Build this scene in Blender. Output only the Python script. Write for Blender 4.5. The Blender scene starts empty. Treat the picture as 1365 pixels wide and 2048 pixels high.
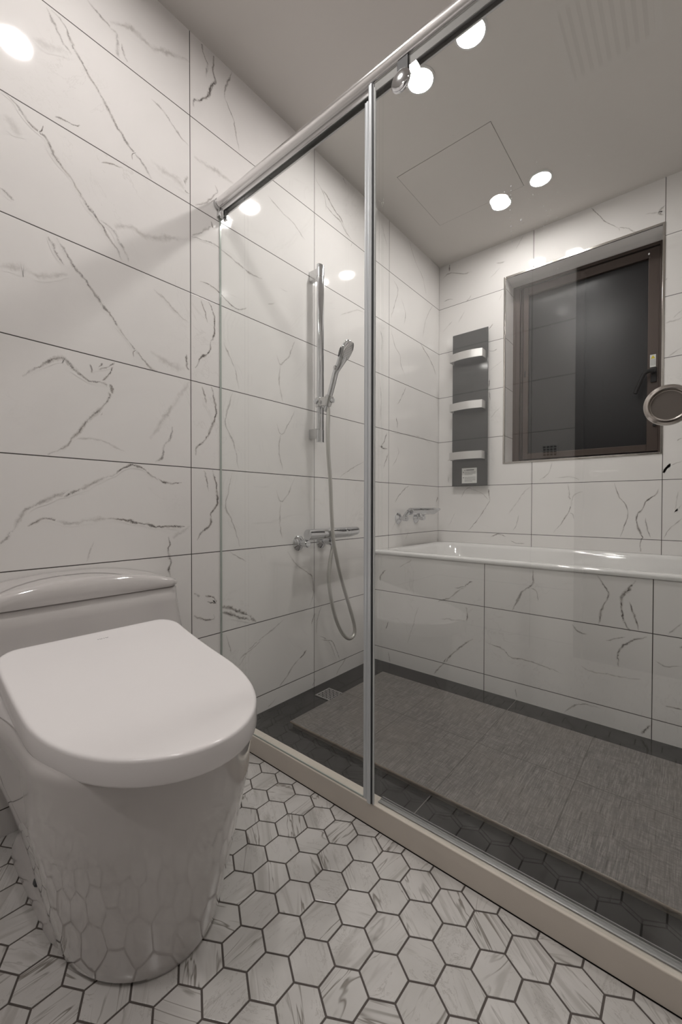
import bpy, bmesh, math, random
from mathutils import Vector, Matrix
random.seed(7)
S = bpy.context.scene
COL = S.collection

# ------------------------------------------------------------------ camera
F_PX = 828.73
cam_d = bpy.data.cameras.new('camera'); cam = bpy.data.objects.new('camera', cam_d); COL.objects.link(cam)
cam_d.sensor_fit = 'VERTICAL'; cam_d.sensor_height = 36.0; cam_d.lens = F_PX * 36.0 / 2048.0
cam_d.clip_start = 0.02
CR = Vector((0.76446546, 0.64466314, 0.00141053)); CU = Vector((-0.01052017, 0.01028744, 0.99989174))
CF = Vector((-0.64457884, 0.76439754, -0.01464636)); CP = Vector((1.29426, -2.54989, 0.82055))
M = Matrix((CR, CU, -CF)).transposed().to_4x4(); M.translation = CP
cam.matrix_world = M
S.camera = cam

# ------------------------------------------------------------------ world, exposure, lamp power
W = bpy.data.worlds.new('world'); S.world = W; W.use_nodes = True
W.node_tree.nodes['Background'].inputs[0].default_value = (0.02, 0.022, 0.028, 1)
W.node_tree.nodes['Background'].inputs[1].default_value = 0.3
LAMP = 226.0
LAMP_COL = (1.0, 0.955, 0.925)
S.view_settings.view_transform = 'Standard'; S.view_settings.look = 'None'
S.view_settings.exposure = 0.0; S.view_settings.gamma = 1.0; S.view_settings.use_curve_mapping = False

# ------------------------------------------------------------------ dimensions (metres, floor z = 0)
DZ = 0.068
CEIL = 2.405
XR = 1.62            # right wall
YR = -3.376          # wall behind the camera
YA = -0.738          # tiled bath apron
YG = -1.688          # shower glass
CURB = 0.060

# ------------------------------------------------------------------ materials
def nodes(name):
    m = bpy.data.materials.new(name); m.use_nodes = True
    nt = m.node_tree; nt.nodes.clear()
    return m, nt
class N:
    def __init__(s, nt): s.nt = nt
    def n(s, t, **kw):
        x = s.nt.nodes.new(t)
        for k, v in kw.items(): setattr(x, k, v)
        return x
    def l(s, a, b): s.nt.links.new(a, b)
    def put(s, sock, v):
        if hasattr(v, 'is_linked') or isinstance(v, bpy.types.NodeSocket): s.l(v, sock)
        else: sock.default_value = v
    def math(s, op, a, b=None, c=None, clamp=False):
        x = s.n('ShaderNodeMath', operation=op); x.use_clamp = clamp
        s.put(x.inputs[0], a)
        if b is not None: s.put(x.inputs[1], b)
        if c is not None: s.put(x.inputs[2], c)
        return x.outputs[0]
    def mix(s, f, a, b):
        x = s.n('ShaderNodeMix', data_type='RGBA')
        s.put(x.inputs[0], f)
        s.put(x.inputs[6], a if not isinstance(a, tuple) else (*a, 1)); s.put(x.inputs[7], b if not isinstance(b, tuple) else (*b, 1))
        return x.outputs[2]
    def ramp(s, v, lo, hi, a=0.0, b=1.0):
        x = s.n('ShaderNodeMapRange', interpolation_type='SMOOTHSTEP')
        s.put(x.inputs[0], v); x.inputs[1].default_value = lo; x.inputs[2].default_value = hi
        x.inputs[3].default_value = a; x.inputs[4].default_value = b
        return x.outputs[0]
    def noise(s, vec, scale, detail=3, rough=.5, dist=0.0):
        x = s.n('ShaderNodeTexNoise'); s.put(x.inputs['Vector'], vec)
        x.inputs['Scale'].default_value = scale; x.inputs['Detail'].default_value = detail
        x.inputs['Roughness'].default_value = rough; x.inputs['Distortion'].default_value = dist
        return x.outputs['Fac']
    def bsdf(s, **kw):
        b = s.n('ShaderNodeBsdfPrincipled'); o = s.n('ShaderNodeOutputMaterial'); s.l(b.outputs[0], o.inputs[0])
        for k, v in kw.items():
            k = k.replace('_', ' ')
            if isinstance(v, tuple) and len(v) == 3: v = (*v, 1)
            s.put(b.inputs[k], v)
        return b

def simple(name, col, rough=.4, metal=0.0, spec=.5, var=0.0, coat=0.0, bump=0.0, bscale=200, aniso=0.0):
    m, nt = nodes(name); g = N(nt)
    pos = g.n('ShaderNodeTexCoord').outputs['Object']
    nz = g.noise(pos, 6, 3)
    c = g.mix(nz, tuple(x * (1 - var) for x in col), tuple(min(1, x * (1 + var)) for x in col))
    b = g.bsdf(Base_Color=c, Roughness=rough, Metallic=metal)
    b.inputs['Specular IOR Level'].default_value = spec
    b.inputs['Coat Weight'].default_value = coat
    b.inputs['Coat Roughness'].default_value = .03
    b.inputs['Anisotropic'].default_value = aniso
    if bump:
        bp = g.n('ShaderNodeBump'); bp.inputs['Strength'].default_value = bump; bp.inputs['Distance'].default_value = .001
        g.l(g.noise(pos, bscale, 2), bp.inputs['Height']); g.l(bp.outputs[0], b.inputs['Normal'])
    return m

TILE_BASE = (0.82, 0.80, 0.785)
def tile_mat(name, ax, pu, u0, pv, v0, vein):
    """polished marble-look wall tile, ax = world axis that runs along the wall; grout grid pu x pv"""
    m, nt = nodes(name); g = N(nt)
    pos = g.n('ShaderNodeNewGeometry').outputs['Position']
    sx = g.n('ShaderNodeSeparateXYZ'); g.l(pos, sx.inputs[0])
    u = sx.outputs[ax]; v = sx.outputs[2]
    def dist(t, p, t0):
        a = g.math('SUBTRACT', t, t0 - p * .5 - 40 * p)
        a = g.math('MODULO', a, p)
        return g.math('ABSOLUTE', g.math('SUBTRACT', a, p * .5))
    d = g.math('MINIMUM', dist(u, pu, u0), dist(v, pv, v0))
    grout = g.ramp(d, .0010, .0018, 1, 0)
    # very soft clouding and hairline fog of the print
    cl = g.noise(pos, 2.6, 5, .6, .6)
    base = g.mix(g.ramp(cl, .35, .75), TILE_BASE, tuple(c * .955 for c in TILE_BASE))
    w1 = g.noise(pos, 3.3, 6, .62, 1.2)
    hair = g.ramp(g.math('ABSOLUTE', g.math('SUBTRACT', w1, .5)), .0, .010, 1, 0)
    hair = g.math('MULTIPLY', hair, g.ramp(g.noise(pos, 1.9, 2), .52, .68))
    base = g.mix(g.math('MULTIPLY', hair, .16), base, (0.36, 0.33, 0.30))
    if vein:
        at = g.n('ShaderNodeAttribute', attribute_name='vein'); av = g.n('ShaderNodeSeparateColor'); g.l(at.outputs['Color'], av.inputs[0])
        # R = across (0..1, .5 is the middle), G = strength, B = softness
        ac = g.math('MULTIPLY', g.math('SUBTRACT', av.outputs[0], .5), 2.0)
        n1 = g.math('SUBTRACT', g.noise(pos, 75, 4, .6), .5)
        n2 = g.math('SUBTRACT', g.noise(pos, 260, 3, .6), .5)
        wob = g.math('ADD', g.math('MULTIPLY', n1, 1.0), g.math('MULTIPLY', n2, .95))
        a2 = g.math('DIVIDE', g.math('ABSOLUTE', g.math('ADD', ac, wob)), g.ramp(g.noise(pos, 34, 4, .65), .34, .66, .30, 2.2))
        core = g.ramp(a2, .04, .25, 1, 0)
        brk = g.ramp(g.noise(pos, 46, 4, .7), .36, .58, .22, 1.0)
        fine = g.ramp(g.noise(pos, 330, 3, .7), .28, .55, .55, 1.0)
        core = g.math('MULTIPLY', g.math('MULTIPLY', core, brk), fine)
        core = g.math('MULTIPLY', core, av.outputs[1])
        core = g.math('MULTIPLY', core, g.math('SUBTRACT', 1.0, av.outputs[2]), clamp=True)
        edge = g.ramp(g.math('ABSOLUTE', ac), .55, 1.0, 1, 0)
        core = g.math('MULTIPLY', core, edge)
        a3 = g.math('ABSOLUTE', g.math('ADD', ac, g.math('MULTIPLY', n1, 1.3)))
        halo = g.math('MULTIPLY', g.math('MULTIPLY', g.ramp(a3, .0, .75, 1, 0), edge), av.outputs[1])
        halo = g.math('MULTIPLY', halo, g.ramp(g.noise(pos, 22, 3), .34, .62, .25, .95), clamp=True)
        hcol = g.mix(g.noise(pos, 5, 2), (0.42, 0.375, 0.325), (0.38, 0.365, 0.36))
        base = g.mix(halo, base, hcol)
        base = g.mix(core, base, (0.085, 0.072, 0.068))
    col = g.mix(grout, base, (0.045, 0.038, 0.034))
    b = g.bsdf(Base_Color=col, Roughness=g.math('ADD', g.math('MULTIPLY', grout, .5), .06))
    b.inputs['Specular IOR Level'].default_value = .45
    bp = g.n('ShaderNodeBump'); bp.inputs['Strength'].default_value = .3; bp.inputs['Distance'].default_value = .0008
    g.l(g.math('SUBTRACT', 1.0, grout), bp.inputs['Height']); g.l(bp.outputs[0], b.inputs['Normal'])
    return m

def glass_mat(name, tint, ghost=0.0):
    m, nt = nodes(name); g = N(nt)
    geo = g.n('ShaderNodeNewGeometry')
    dt = g.n('ShaderNodeVectorMath', operation='DOT_PRODUCT'); g.l(geo.outputs['Normal'], dt.inputs[0]); g.l(geo.outputs['Incoming'], dt.inputs[1])
    c = g.math('SUBTRACT', 1.0, g.math('ABSOLUTE', dt.outputs['Value']), clamp=True)
    fr = g.math('ADD', g.math('MULTIPLY', g.math('POWER', c, 5.0),   .95), .05, clamp=True)
    t = g.n('ShaderNodeBsdfTransparent'); t.inputs[0].default_value = (*tint, 1)
    r = g.n('ShaderNodeBsdfGlossy'); r.inputs['Roughness'].default_value = .0; r.inputs[0].default_value = (1, 1, 1, 1)
    mx = g.n('ShaderNodeMixShader'); g.l(fr, mx.inputs[0]); g.l(t.outputs[0], mx.inputs[1]); g.l(r.outputs[0], mx.inputs[2])
    o = g.n('ShaderNodeOutputMaterial'); g.l(mx.outputs[0], o.inputs[0])
    return m

def emit_mat(name, col, st):
    m, nt = nodes(name); g = N(nt)
    e = g.n('ShaderNodeEmission'); e.inputs[0].default_value = (*col, 1); e.inputs[1].default_value = st
    o = g.n('ShaderNodeOutputMaterial'); g.l(e.outputs[0], o.inputs[0]); return m

CY = 0.294
def wall_mats(nm, ax, pu, u0, pv=CY, v0=DZ):
    return [tile_mat('marble_tile_' + nm, ax, pu, u0, pv, v0, False), tile_mat('marble_tile_veined_' + nm, ax, pu, u0, pv, v0, True)]
M_LEFT = wall_mats('left', 1, .6010, 0.0)
M_BACK = wall_mats('back', 0, .5980, -.007)
M_APRON = wall_mats('apron', 0, .5985, .0015, .3005, DZ + .0055)
M_CHROME = simple('chrome', (0.64, 0.65, 0.67), .07, 1.0)
M_CHROME2 = simple('satin_chrome', (0.62, 0.62, 0.62), .22, 1.0)
M_ALU = simple('anodised_aluminium', (0.64, 0.67, 0.69), .36, .35)
M_SATIN = simple('satin_door_rail', (0.30, 0.30, 0.29), .55, .1, .2)
M_TRACK = simple('track_aluminium', (0.27, 0.27, 0.27), .4, .5)
M_RAIL = simple('header_rail_chrome', (0.80, 0.79, 0.79), .20, .92)
M_BRUSH = simple('brushed_nickel', (0.42, 0.39, 0.36), .32, 1.0, aniso=.6)
M_STEEL = simple('window_trim_steel', (0.50, 0.47, 0.44), .2, 1.0)
M_PORC = simple('white_porcelain', (0.54, 0.515, 0.505), .10, 0, .5, coat=1.0)
M_PLAST = simple('white_seat_plastic', (0.80, 0.775, 0.775), .16, 0, .45)
M_TUB = simple('white_bath_enamel', (0.74, 0.73, 0.72), .08, 0, .5, coat=.5)
M_CEIL = simple('ceiling_paint', (0.68, 0.65, 0.62), .62, 0, .3)
M_CEILJ = simple('ceiling_joint', (0.22, 0.20, 0.19), .8)
M_TAUPE = simple('taupe_wall_paint', (0.38, 0.36, 0.34), .6)
M_GREY = simple('grey_duct', (0.25, 0.24, 0.23), .7)
M_WHITE = simple('white_paint', (0.7, 0.7, 0.69), .4)
M_CURB = simple('cream_marble', (0.63, 0.575, 0.51), .14, 0, .5, var=.10)
M_DARKFLOOR = simple('polished_dark_stone', (0.018, 0.017, 0.017), .10, 0, .32, var=.15)
M_GASKET = simple('dark_gasket', (0.03, 0.032, 0.035), .4)
M_BLACK = simple('black_plastic', (0.012, 0.012, 0.013), .5, 0, .3)
M_BROWN = simple('brown_window_aluminium', (0.060, 0.043, 0.036), .38, .35, .5, var=.1)
M_PANEL = simple('dark_glass_panel', (0.055, 0.057, 0.058), .06, 0, .6)
M_BAR = simple('brushed_aluminium_bar', (0.62, 0.61, 0.60), .38, .75)
M_PAPER = simple('paper_label', (0.66, 0.66, 0.64), .6)
M_INK = simple('print_ink', (0.12, 0.12, 0.12), .6)
M_YEL = simple('yellow_print', (0.62, 0.50, 0.04), .6)
M_HOSE = simple('hose_metal', (0.56, 0.55, 0.52), .30, .6)
M_DOOR = simple('dark_walnut_door', (0.035, 0.026, 0.022), .35, var=.3)
M_GLASS = glass_mat('clear_shower_glass', (0.978, 0.988, 0.982))
M_SEAL = simple('clear_seal', (0.60, 0.62, 0.62), .3)
M_EDGE = simple('glass_edge', (0.40, 0.44, 0.41), .15, 0)
M_SILL = simple('grey_floor_joint', (0.16, 0.15, 0.14), .5)
M_DROP = simple('water_drop', (0.85, 0.87, 0.88), .03, .2)
M_LAMP = emit_mat('lamp_lens', LAMP_COL, LAMP)
M_LAMP2 = emit_mat('dimmer_lamp_lens', LAMP_COL, LAMP * .5)

def grout_mat():
    return simple('grey_floor_grout', (0.105, 0.090, 0.082), .7, 0, .3, var=.15)
def hex_mat():
    m, nt = nodes('hex_marble_tile'); g = N(nt)
    at = g.n('ShaderNodeAttribute', attribute_name='hexuv')
    mp = g.n('ShaderNodeMapping'); g.l(at.outputs['Vector'], mp.inputs[0]); mp.inputs['Scale'].default_value = (2.6, 20.0, 1.0)
    n = g.noise(mp.outputs[0], 1.5, 3, .55, .8)
    st = g.ramp(g.math('ABSOLUTE', g.math('SUBTRACT', n, .5)), .0, .028, 1, 0)
    n2 = g.noise(mp.outputs[0], .75, 3, .5, .4)
    st = g.math('MULTIPLY', st, g.ramp(n2, .47, .62))
    mp2 = g.n('ShaderNodeMapping'); g.l(at.outputs['Vector'], mp2.inputs[0]); mp2.inputs['Scale'].default_value = (5, 13, 1); mp2.inputs['Rotation'].default_value = (0, 0, .35)
    n3 = g.noise(mp2.outputs[0], 2.4, 5, .7, 1.3)
    s2 = g.math('MULTIPLY', g.ramp(g.math('ABSOLUTE', g.math('SUBTRACT', n3, .47)), .0, .02, 1, 0), g.ramp(n2, .52, .40))
    cl = g.noise(at.outputs['Vector'], 9, 3)
    c = g.mix(g.ramp(cl, .35, .7), (0.64, 0.622, 0.604), (0.565, 0.55, 0.53))
    soft = g.math('MULTIPLY', g.ramp(n, .55, .68), .5)
    c = g.mix(soft, c, (0.36, 0.34, 0.315))
    c = g.mix(g.math('MULTIPLY', st, .85), c, (0.19, 0.17, 0.145))
    c = g.mix(g.math('MULTIPLY', s2, .40), c, (0.25, 0.225, 0.20))
    b = g.bsdf(Base_Color=c, Roughness=.2); b.inputs['Specular IOR Level'].default_value = .45
    return m
M_HEX = hex_mat(); M_GROUT = grout_mat()

def linen_mat():
    m, nt = nodes('linen_texture_tile'); g = N(nt)
    pos = g.n('ShaderNodeNewGeometry').outputs['Position']
    def st(sc, seed):
        mp = g.n('ShaderNodeMapping'); g.l(pos, mp.inputs[0]); mp.inputs['Scale'].default_value = sc; mp.inputs['Location'].default_value = (seed, seed, 0)
        return g.noise(mp.outputs[0], 1.0, 3, .65)
    a = st((420, 22, 20), 3); b_ = st((30, 480, 20), 9)
    sel = g.ramp(g.noise(pos, 5, 4), .38, .62, .85, .45)
    t = g.math('ADD', g.math('MULTIPLY', a, sel), g.math('MULTIPLY', b_, g.math('SUBTRACT', 1.0, sel)))
    t = g.math('ADD', g.math('MULTIPLY', t, .75), g.math('MULTIPLY', g.math('MULTIPLY', a, b_), .5))
    c = g.mix(g.ramp(t, .40, .70), (0.098, 0.089, 0.084), (0.235, 0.218, 0.206))
    c = g.mix(g.math('MULTIPLY', g.ramp(g.noise(pos, 4, 3), .4, .65), .35), c, (0.17, 0.15, 0.135))
    sx = g.n('ShaderNodeSeparateXYZ'); g.l(pos, sx.inputs[0])
    gx = g.math('ABSOLUTE', g.math('SUBTRACT', g.math('MODULO', g.math('ADD', sx.outputs[0], 10 * .2945 - .162 + .2945 * .5), .2945), .2945 * .5))
    gy = g.math('ABSOLUTE', g.math('ADD', sx.outputs[1], 1.187))
    gr = g.ramp(g.math('MINIMUM', gx, gy), .0010, .0020, 1, 0)
    c = g.mix(g.math('MULTIPLY', gr, .8), c, (0.05, 0.042, 0.036))
    b = g.bsdf(Base_Color=c, Roughness=.42)
    bp = g.n('ShaderNodeBump'); bp.inputs['Strength'].default_value = .35; bp.inputs['Distance'].default_value = .0006
    g.l(t, bp.inputs['Height']); g.l(bp.outputs[0], b.inputs['Normal'])
    return m
M_LINEN = linen_mat()
M_LINEDGE = simple('platform_edge', (0.17, 0.135, 0.105), .35, var=.2)

def pane_mat():
    m, nt = nodes('frosted_window_pane'); g = N(nt)
    pos = g.n('ShaderNodeTexCoord').outputs['Object']
    b = g.bsdf(Base_Color=(0.007, 0.0073, 0.009), Roughness=.30); b.inputs['Specular IOR Level'].default_value = .36
    bp = g.n('ShaderNodeBump'); bp.inputs['Strength'].default_value = .25; bp.inputs['Distance'].default_value = .0004
    g.l(g.noise(pos, 420, 2), bp.inputs['Height']); g.l(bp.outputs[0], b.inputs['Normal'])
    return m
M_PANE = pane_mat()

# ------------------------------------------------------------------ mesh helpers
def finish(name, bm, mats, parent=None, smooth=True, angle=35, bevel=0, recalc=True):
    if recalc: bmesh.ops.recalc_face_normals(bm, faces=bm.faces)
    me = bpy.data.meshes.new(name); bm.to_mesh(me); bm.free()
    for m in (mats if isinstance(mats, (list, tuple)) else [mats]): me.materials.append(m)
    if smooth:
        for p in me.polygons: p.use_smooth = True
        me.set_sharp_from_angle(angle=math.radians(angle))
    o = bpy.data.objects.new(name, me); COL.objects.link(o)
    if parent is not None:
        o.parent = parent; o.matrix_parent_inverse = Matrix.Translation(-parent.location)
    if bevel:
        md = o.modifiers.new('bevel', 'BEVEL'); md.width = bevel; md.segments = 3; md.limit_method = 'ANGLE'; md.angle_limit = math.radians(40)
    return o
def box(bm, x0, x1, y0, y1, z0, z1, mi=0):
    v = [bm.verts.new((x, y, z)) for z in (z0, z1) for y in (y0, y1) for x in (x0, x1)]
    fs = [bm.faces.new([v[i] for i in q]) for q in ((0, 2, 3, 1), (4, 5, 7, 6), (0, 1, 5, 4), (2, 6, 7, 3), (0, 4, 6, 2), (1, 3, 7, 5))]
    for f in fs: f.material_index = mi
    return v
def frame(axis):
    a = Vector(axis).normalized(); h = Vector((0, 0, 1)) if abs(a.z) < .9 else Vector((1, 0, 0))
    p = a.cross(h).normalized(); q = a.cross(p).normalized(); return a, p, q
def lathe(bm, origin, axis, prof, n=40, mi=0, cap=True):
    """prof: list of (distance along axis, radius)"""
    a, p, q = frame(axis); o = Vector(origin); rings = []
    for t, r in prof:
        if r < 1e-6: rings.append([bm.verts.new(o + a * t)]); continue
        rings.append([bm.verts.new(o + a * t + (p * math.cos(2 * math.pi * i / n) + q * math.sin(2 * math.pi * i / n)) * r) for i in range(n)])
    for A, B in zip(rings, rings[1:]):
        for i in range(n):
            j = (i + 1) % n
            if len(A) == 1 and len(B) == 1: continue
            if len(A) == 1: f = bm.faces.new((A[0], B[i], B[j]))
            elif len(B) == 1: f = bm.faces.new((A[i], A[j], B[0]))
            else: f = bm.faces.new((A[i], A[j], B[j], B[i]))
            f.material_index = mi
    if cap:
        for R in (rings[0], rings[-1]):
            if len(R) > 2: bm.faces.new(R).material_index = mi
def catmull(P, k=8, closed=False):
    P = [Vector(p) for p in P]; out = []
    n = len(P)
    for i in range(n - 1):
        p0 = P[max(i - 1, 0)]; p1 = P[i]; p2 = P[i + 1]; p3 = P[min(i + 2, n - 1)]
        for s in range(k):
            t = s / k
            out.append(.5 * ((2 * p1) + (p2 - p0) * t + (2 * p0 - 5 * p1 + 4 * p2 - p3) * t * t + (3 * p1 - p0 - 3 * p2 + p3) * t ** 3))
    out.append(P[-1]); return out
def tube(bm, pts, r, n=16, mi=0, sect=None):
    """sweep a circle (or a section list of (a,b)) along pts; r number or list"""
    pts = [Vector(p) for p in pts]; rings = []; up = None
    for i, p in enumerate(pts):
        t = (pts[min(i + 1, len(pts) - 1)] - pts[max(i - 1, 0)]).normalized()
        if up is None: _, a, b = frame(t)
        else:
            a = (up - t * up.dot(t)).normalized(); b = t.cross(a)
        up = a; rr = r[i] if isinstance(r, (list, tuple)) else r
        rings.append([bm.verts.new(p + (a * math.cos(2 * math.pi * k / n) + b * math.sin(2 * math.pi * k / n)) * rr) for k in range(n)])
    for A, B in zip(rings, rings[1:]):
        for k in range(n): bm.faces.new((A[k], A[(k + 1) % n], B[(k + 1) % n], B[k])).material_index = mi
    bm.faces.new(rings[0]).material_index = mi; bm.faces.new(rings[-1]).material_index = mi
def loft(bm, rings, mi=0, cap0=True, cap1=True):
    R = [[bm.verts.new(p) for p in r] for r in rings]; n = len(R[0])
    for A, B in zip(R, R[1:]):
        for k in range(n): bm.faces.new((A[k], A[(k + 1) % n], B[(k + 1) % n], B[k])).material_index = mi
    if cap0: bm.faces.new(R[0]).material_index = mi
    if cap1: bm.faces.new(R[-1]).material_index = mi
    return R
def extrude_prof(bm, prof, axis, a0, a1, mi=0):
    """closed 2-D profile; axis 'x' -> prof is (y,z); 'y' -> (x,z); 'z' -> (x,y)"""
    def P(p, a): return {'x': (a, p[0], p[1]), 'y': (p[0], a, p[1]), 'z': (p[0], p[1], a)}[axis]
    loft(bm, [[P(p, a0) for p in prof], [P(p, a1) for p in prof]], mi)
def empty(name, loc):
    o = bpy.data.objects.new(name, None); o.location = loc; o.empty_display_size = .05; COL.objects.link(o); return o
def tag(o, label, cat, group=None):
    o['label'] = label; o['category'] = cat
    if group: o['group'] = group
    return o
def structure(o, label=None, cat=None):
    o['kind'] = 'structure'
    if label: o['label'] = label
    if cat: o['category'] = cat
    return o
def copy_tree(o, loc):
    c = o.copy(); COL.objects.link(c); c.location = loc
    for ch in list(o.children):
        d = ch.copy(); COL.objects.link(d); d.parent = c; d.matrix_parent_inverse = ch.matrix_parent_inverse.copy()
        for g in list(ch.children):
            e = g.copy(); COL.objects.link(e); e.parent = d
    return c

# ------------------------------------------------------------------ veins traced on the tiles
def pix_ray(px, py):
    return CF + CR * ((px - 682.5) / F_PX) - CU * ((py - 1024) / F_PX)
def hit(px, py, ax, val):
    d = pix_ray(px, py); t = (val - CP[ax]) / d[ax]; return CP + d * t
VEINS = []
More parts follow.
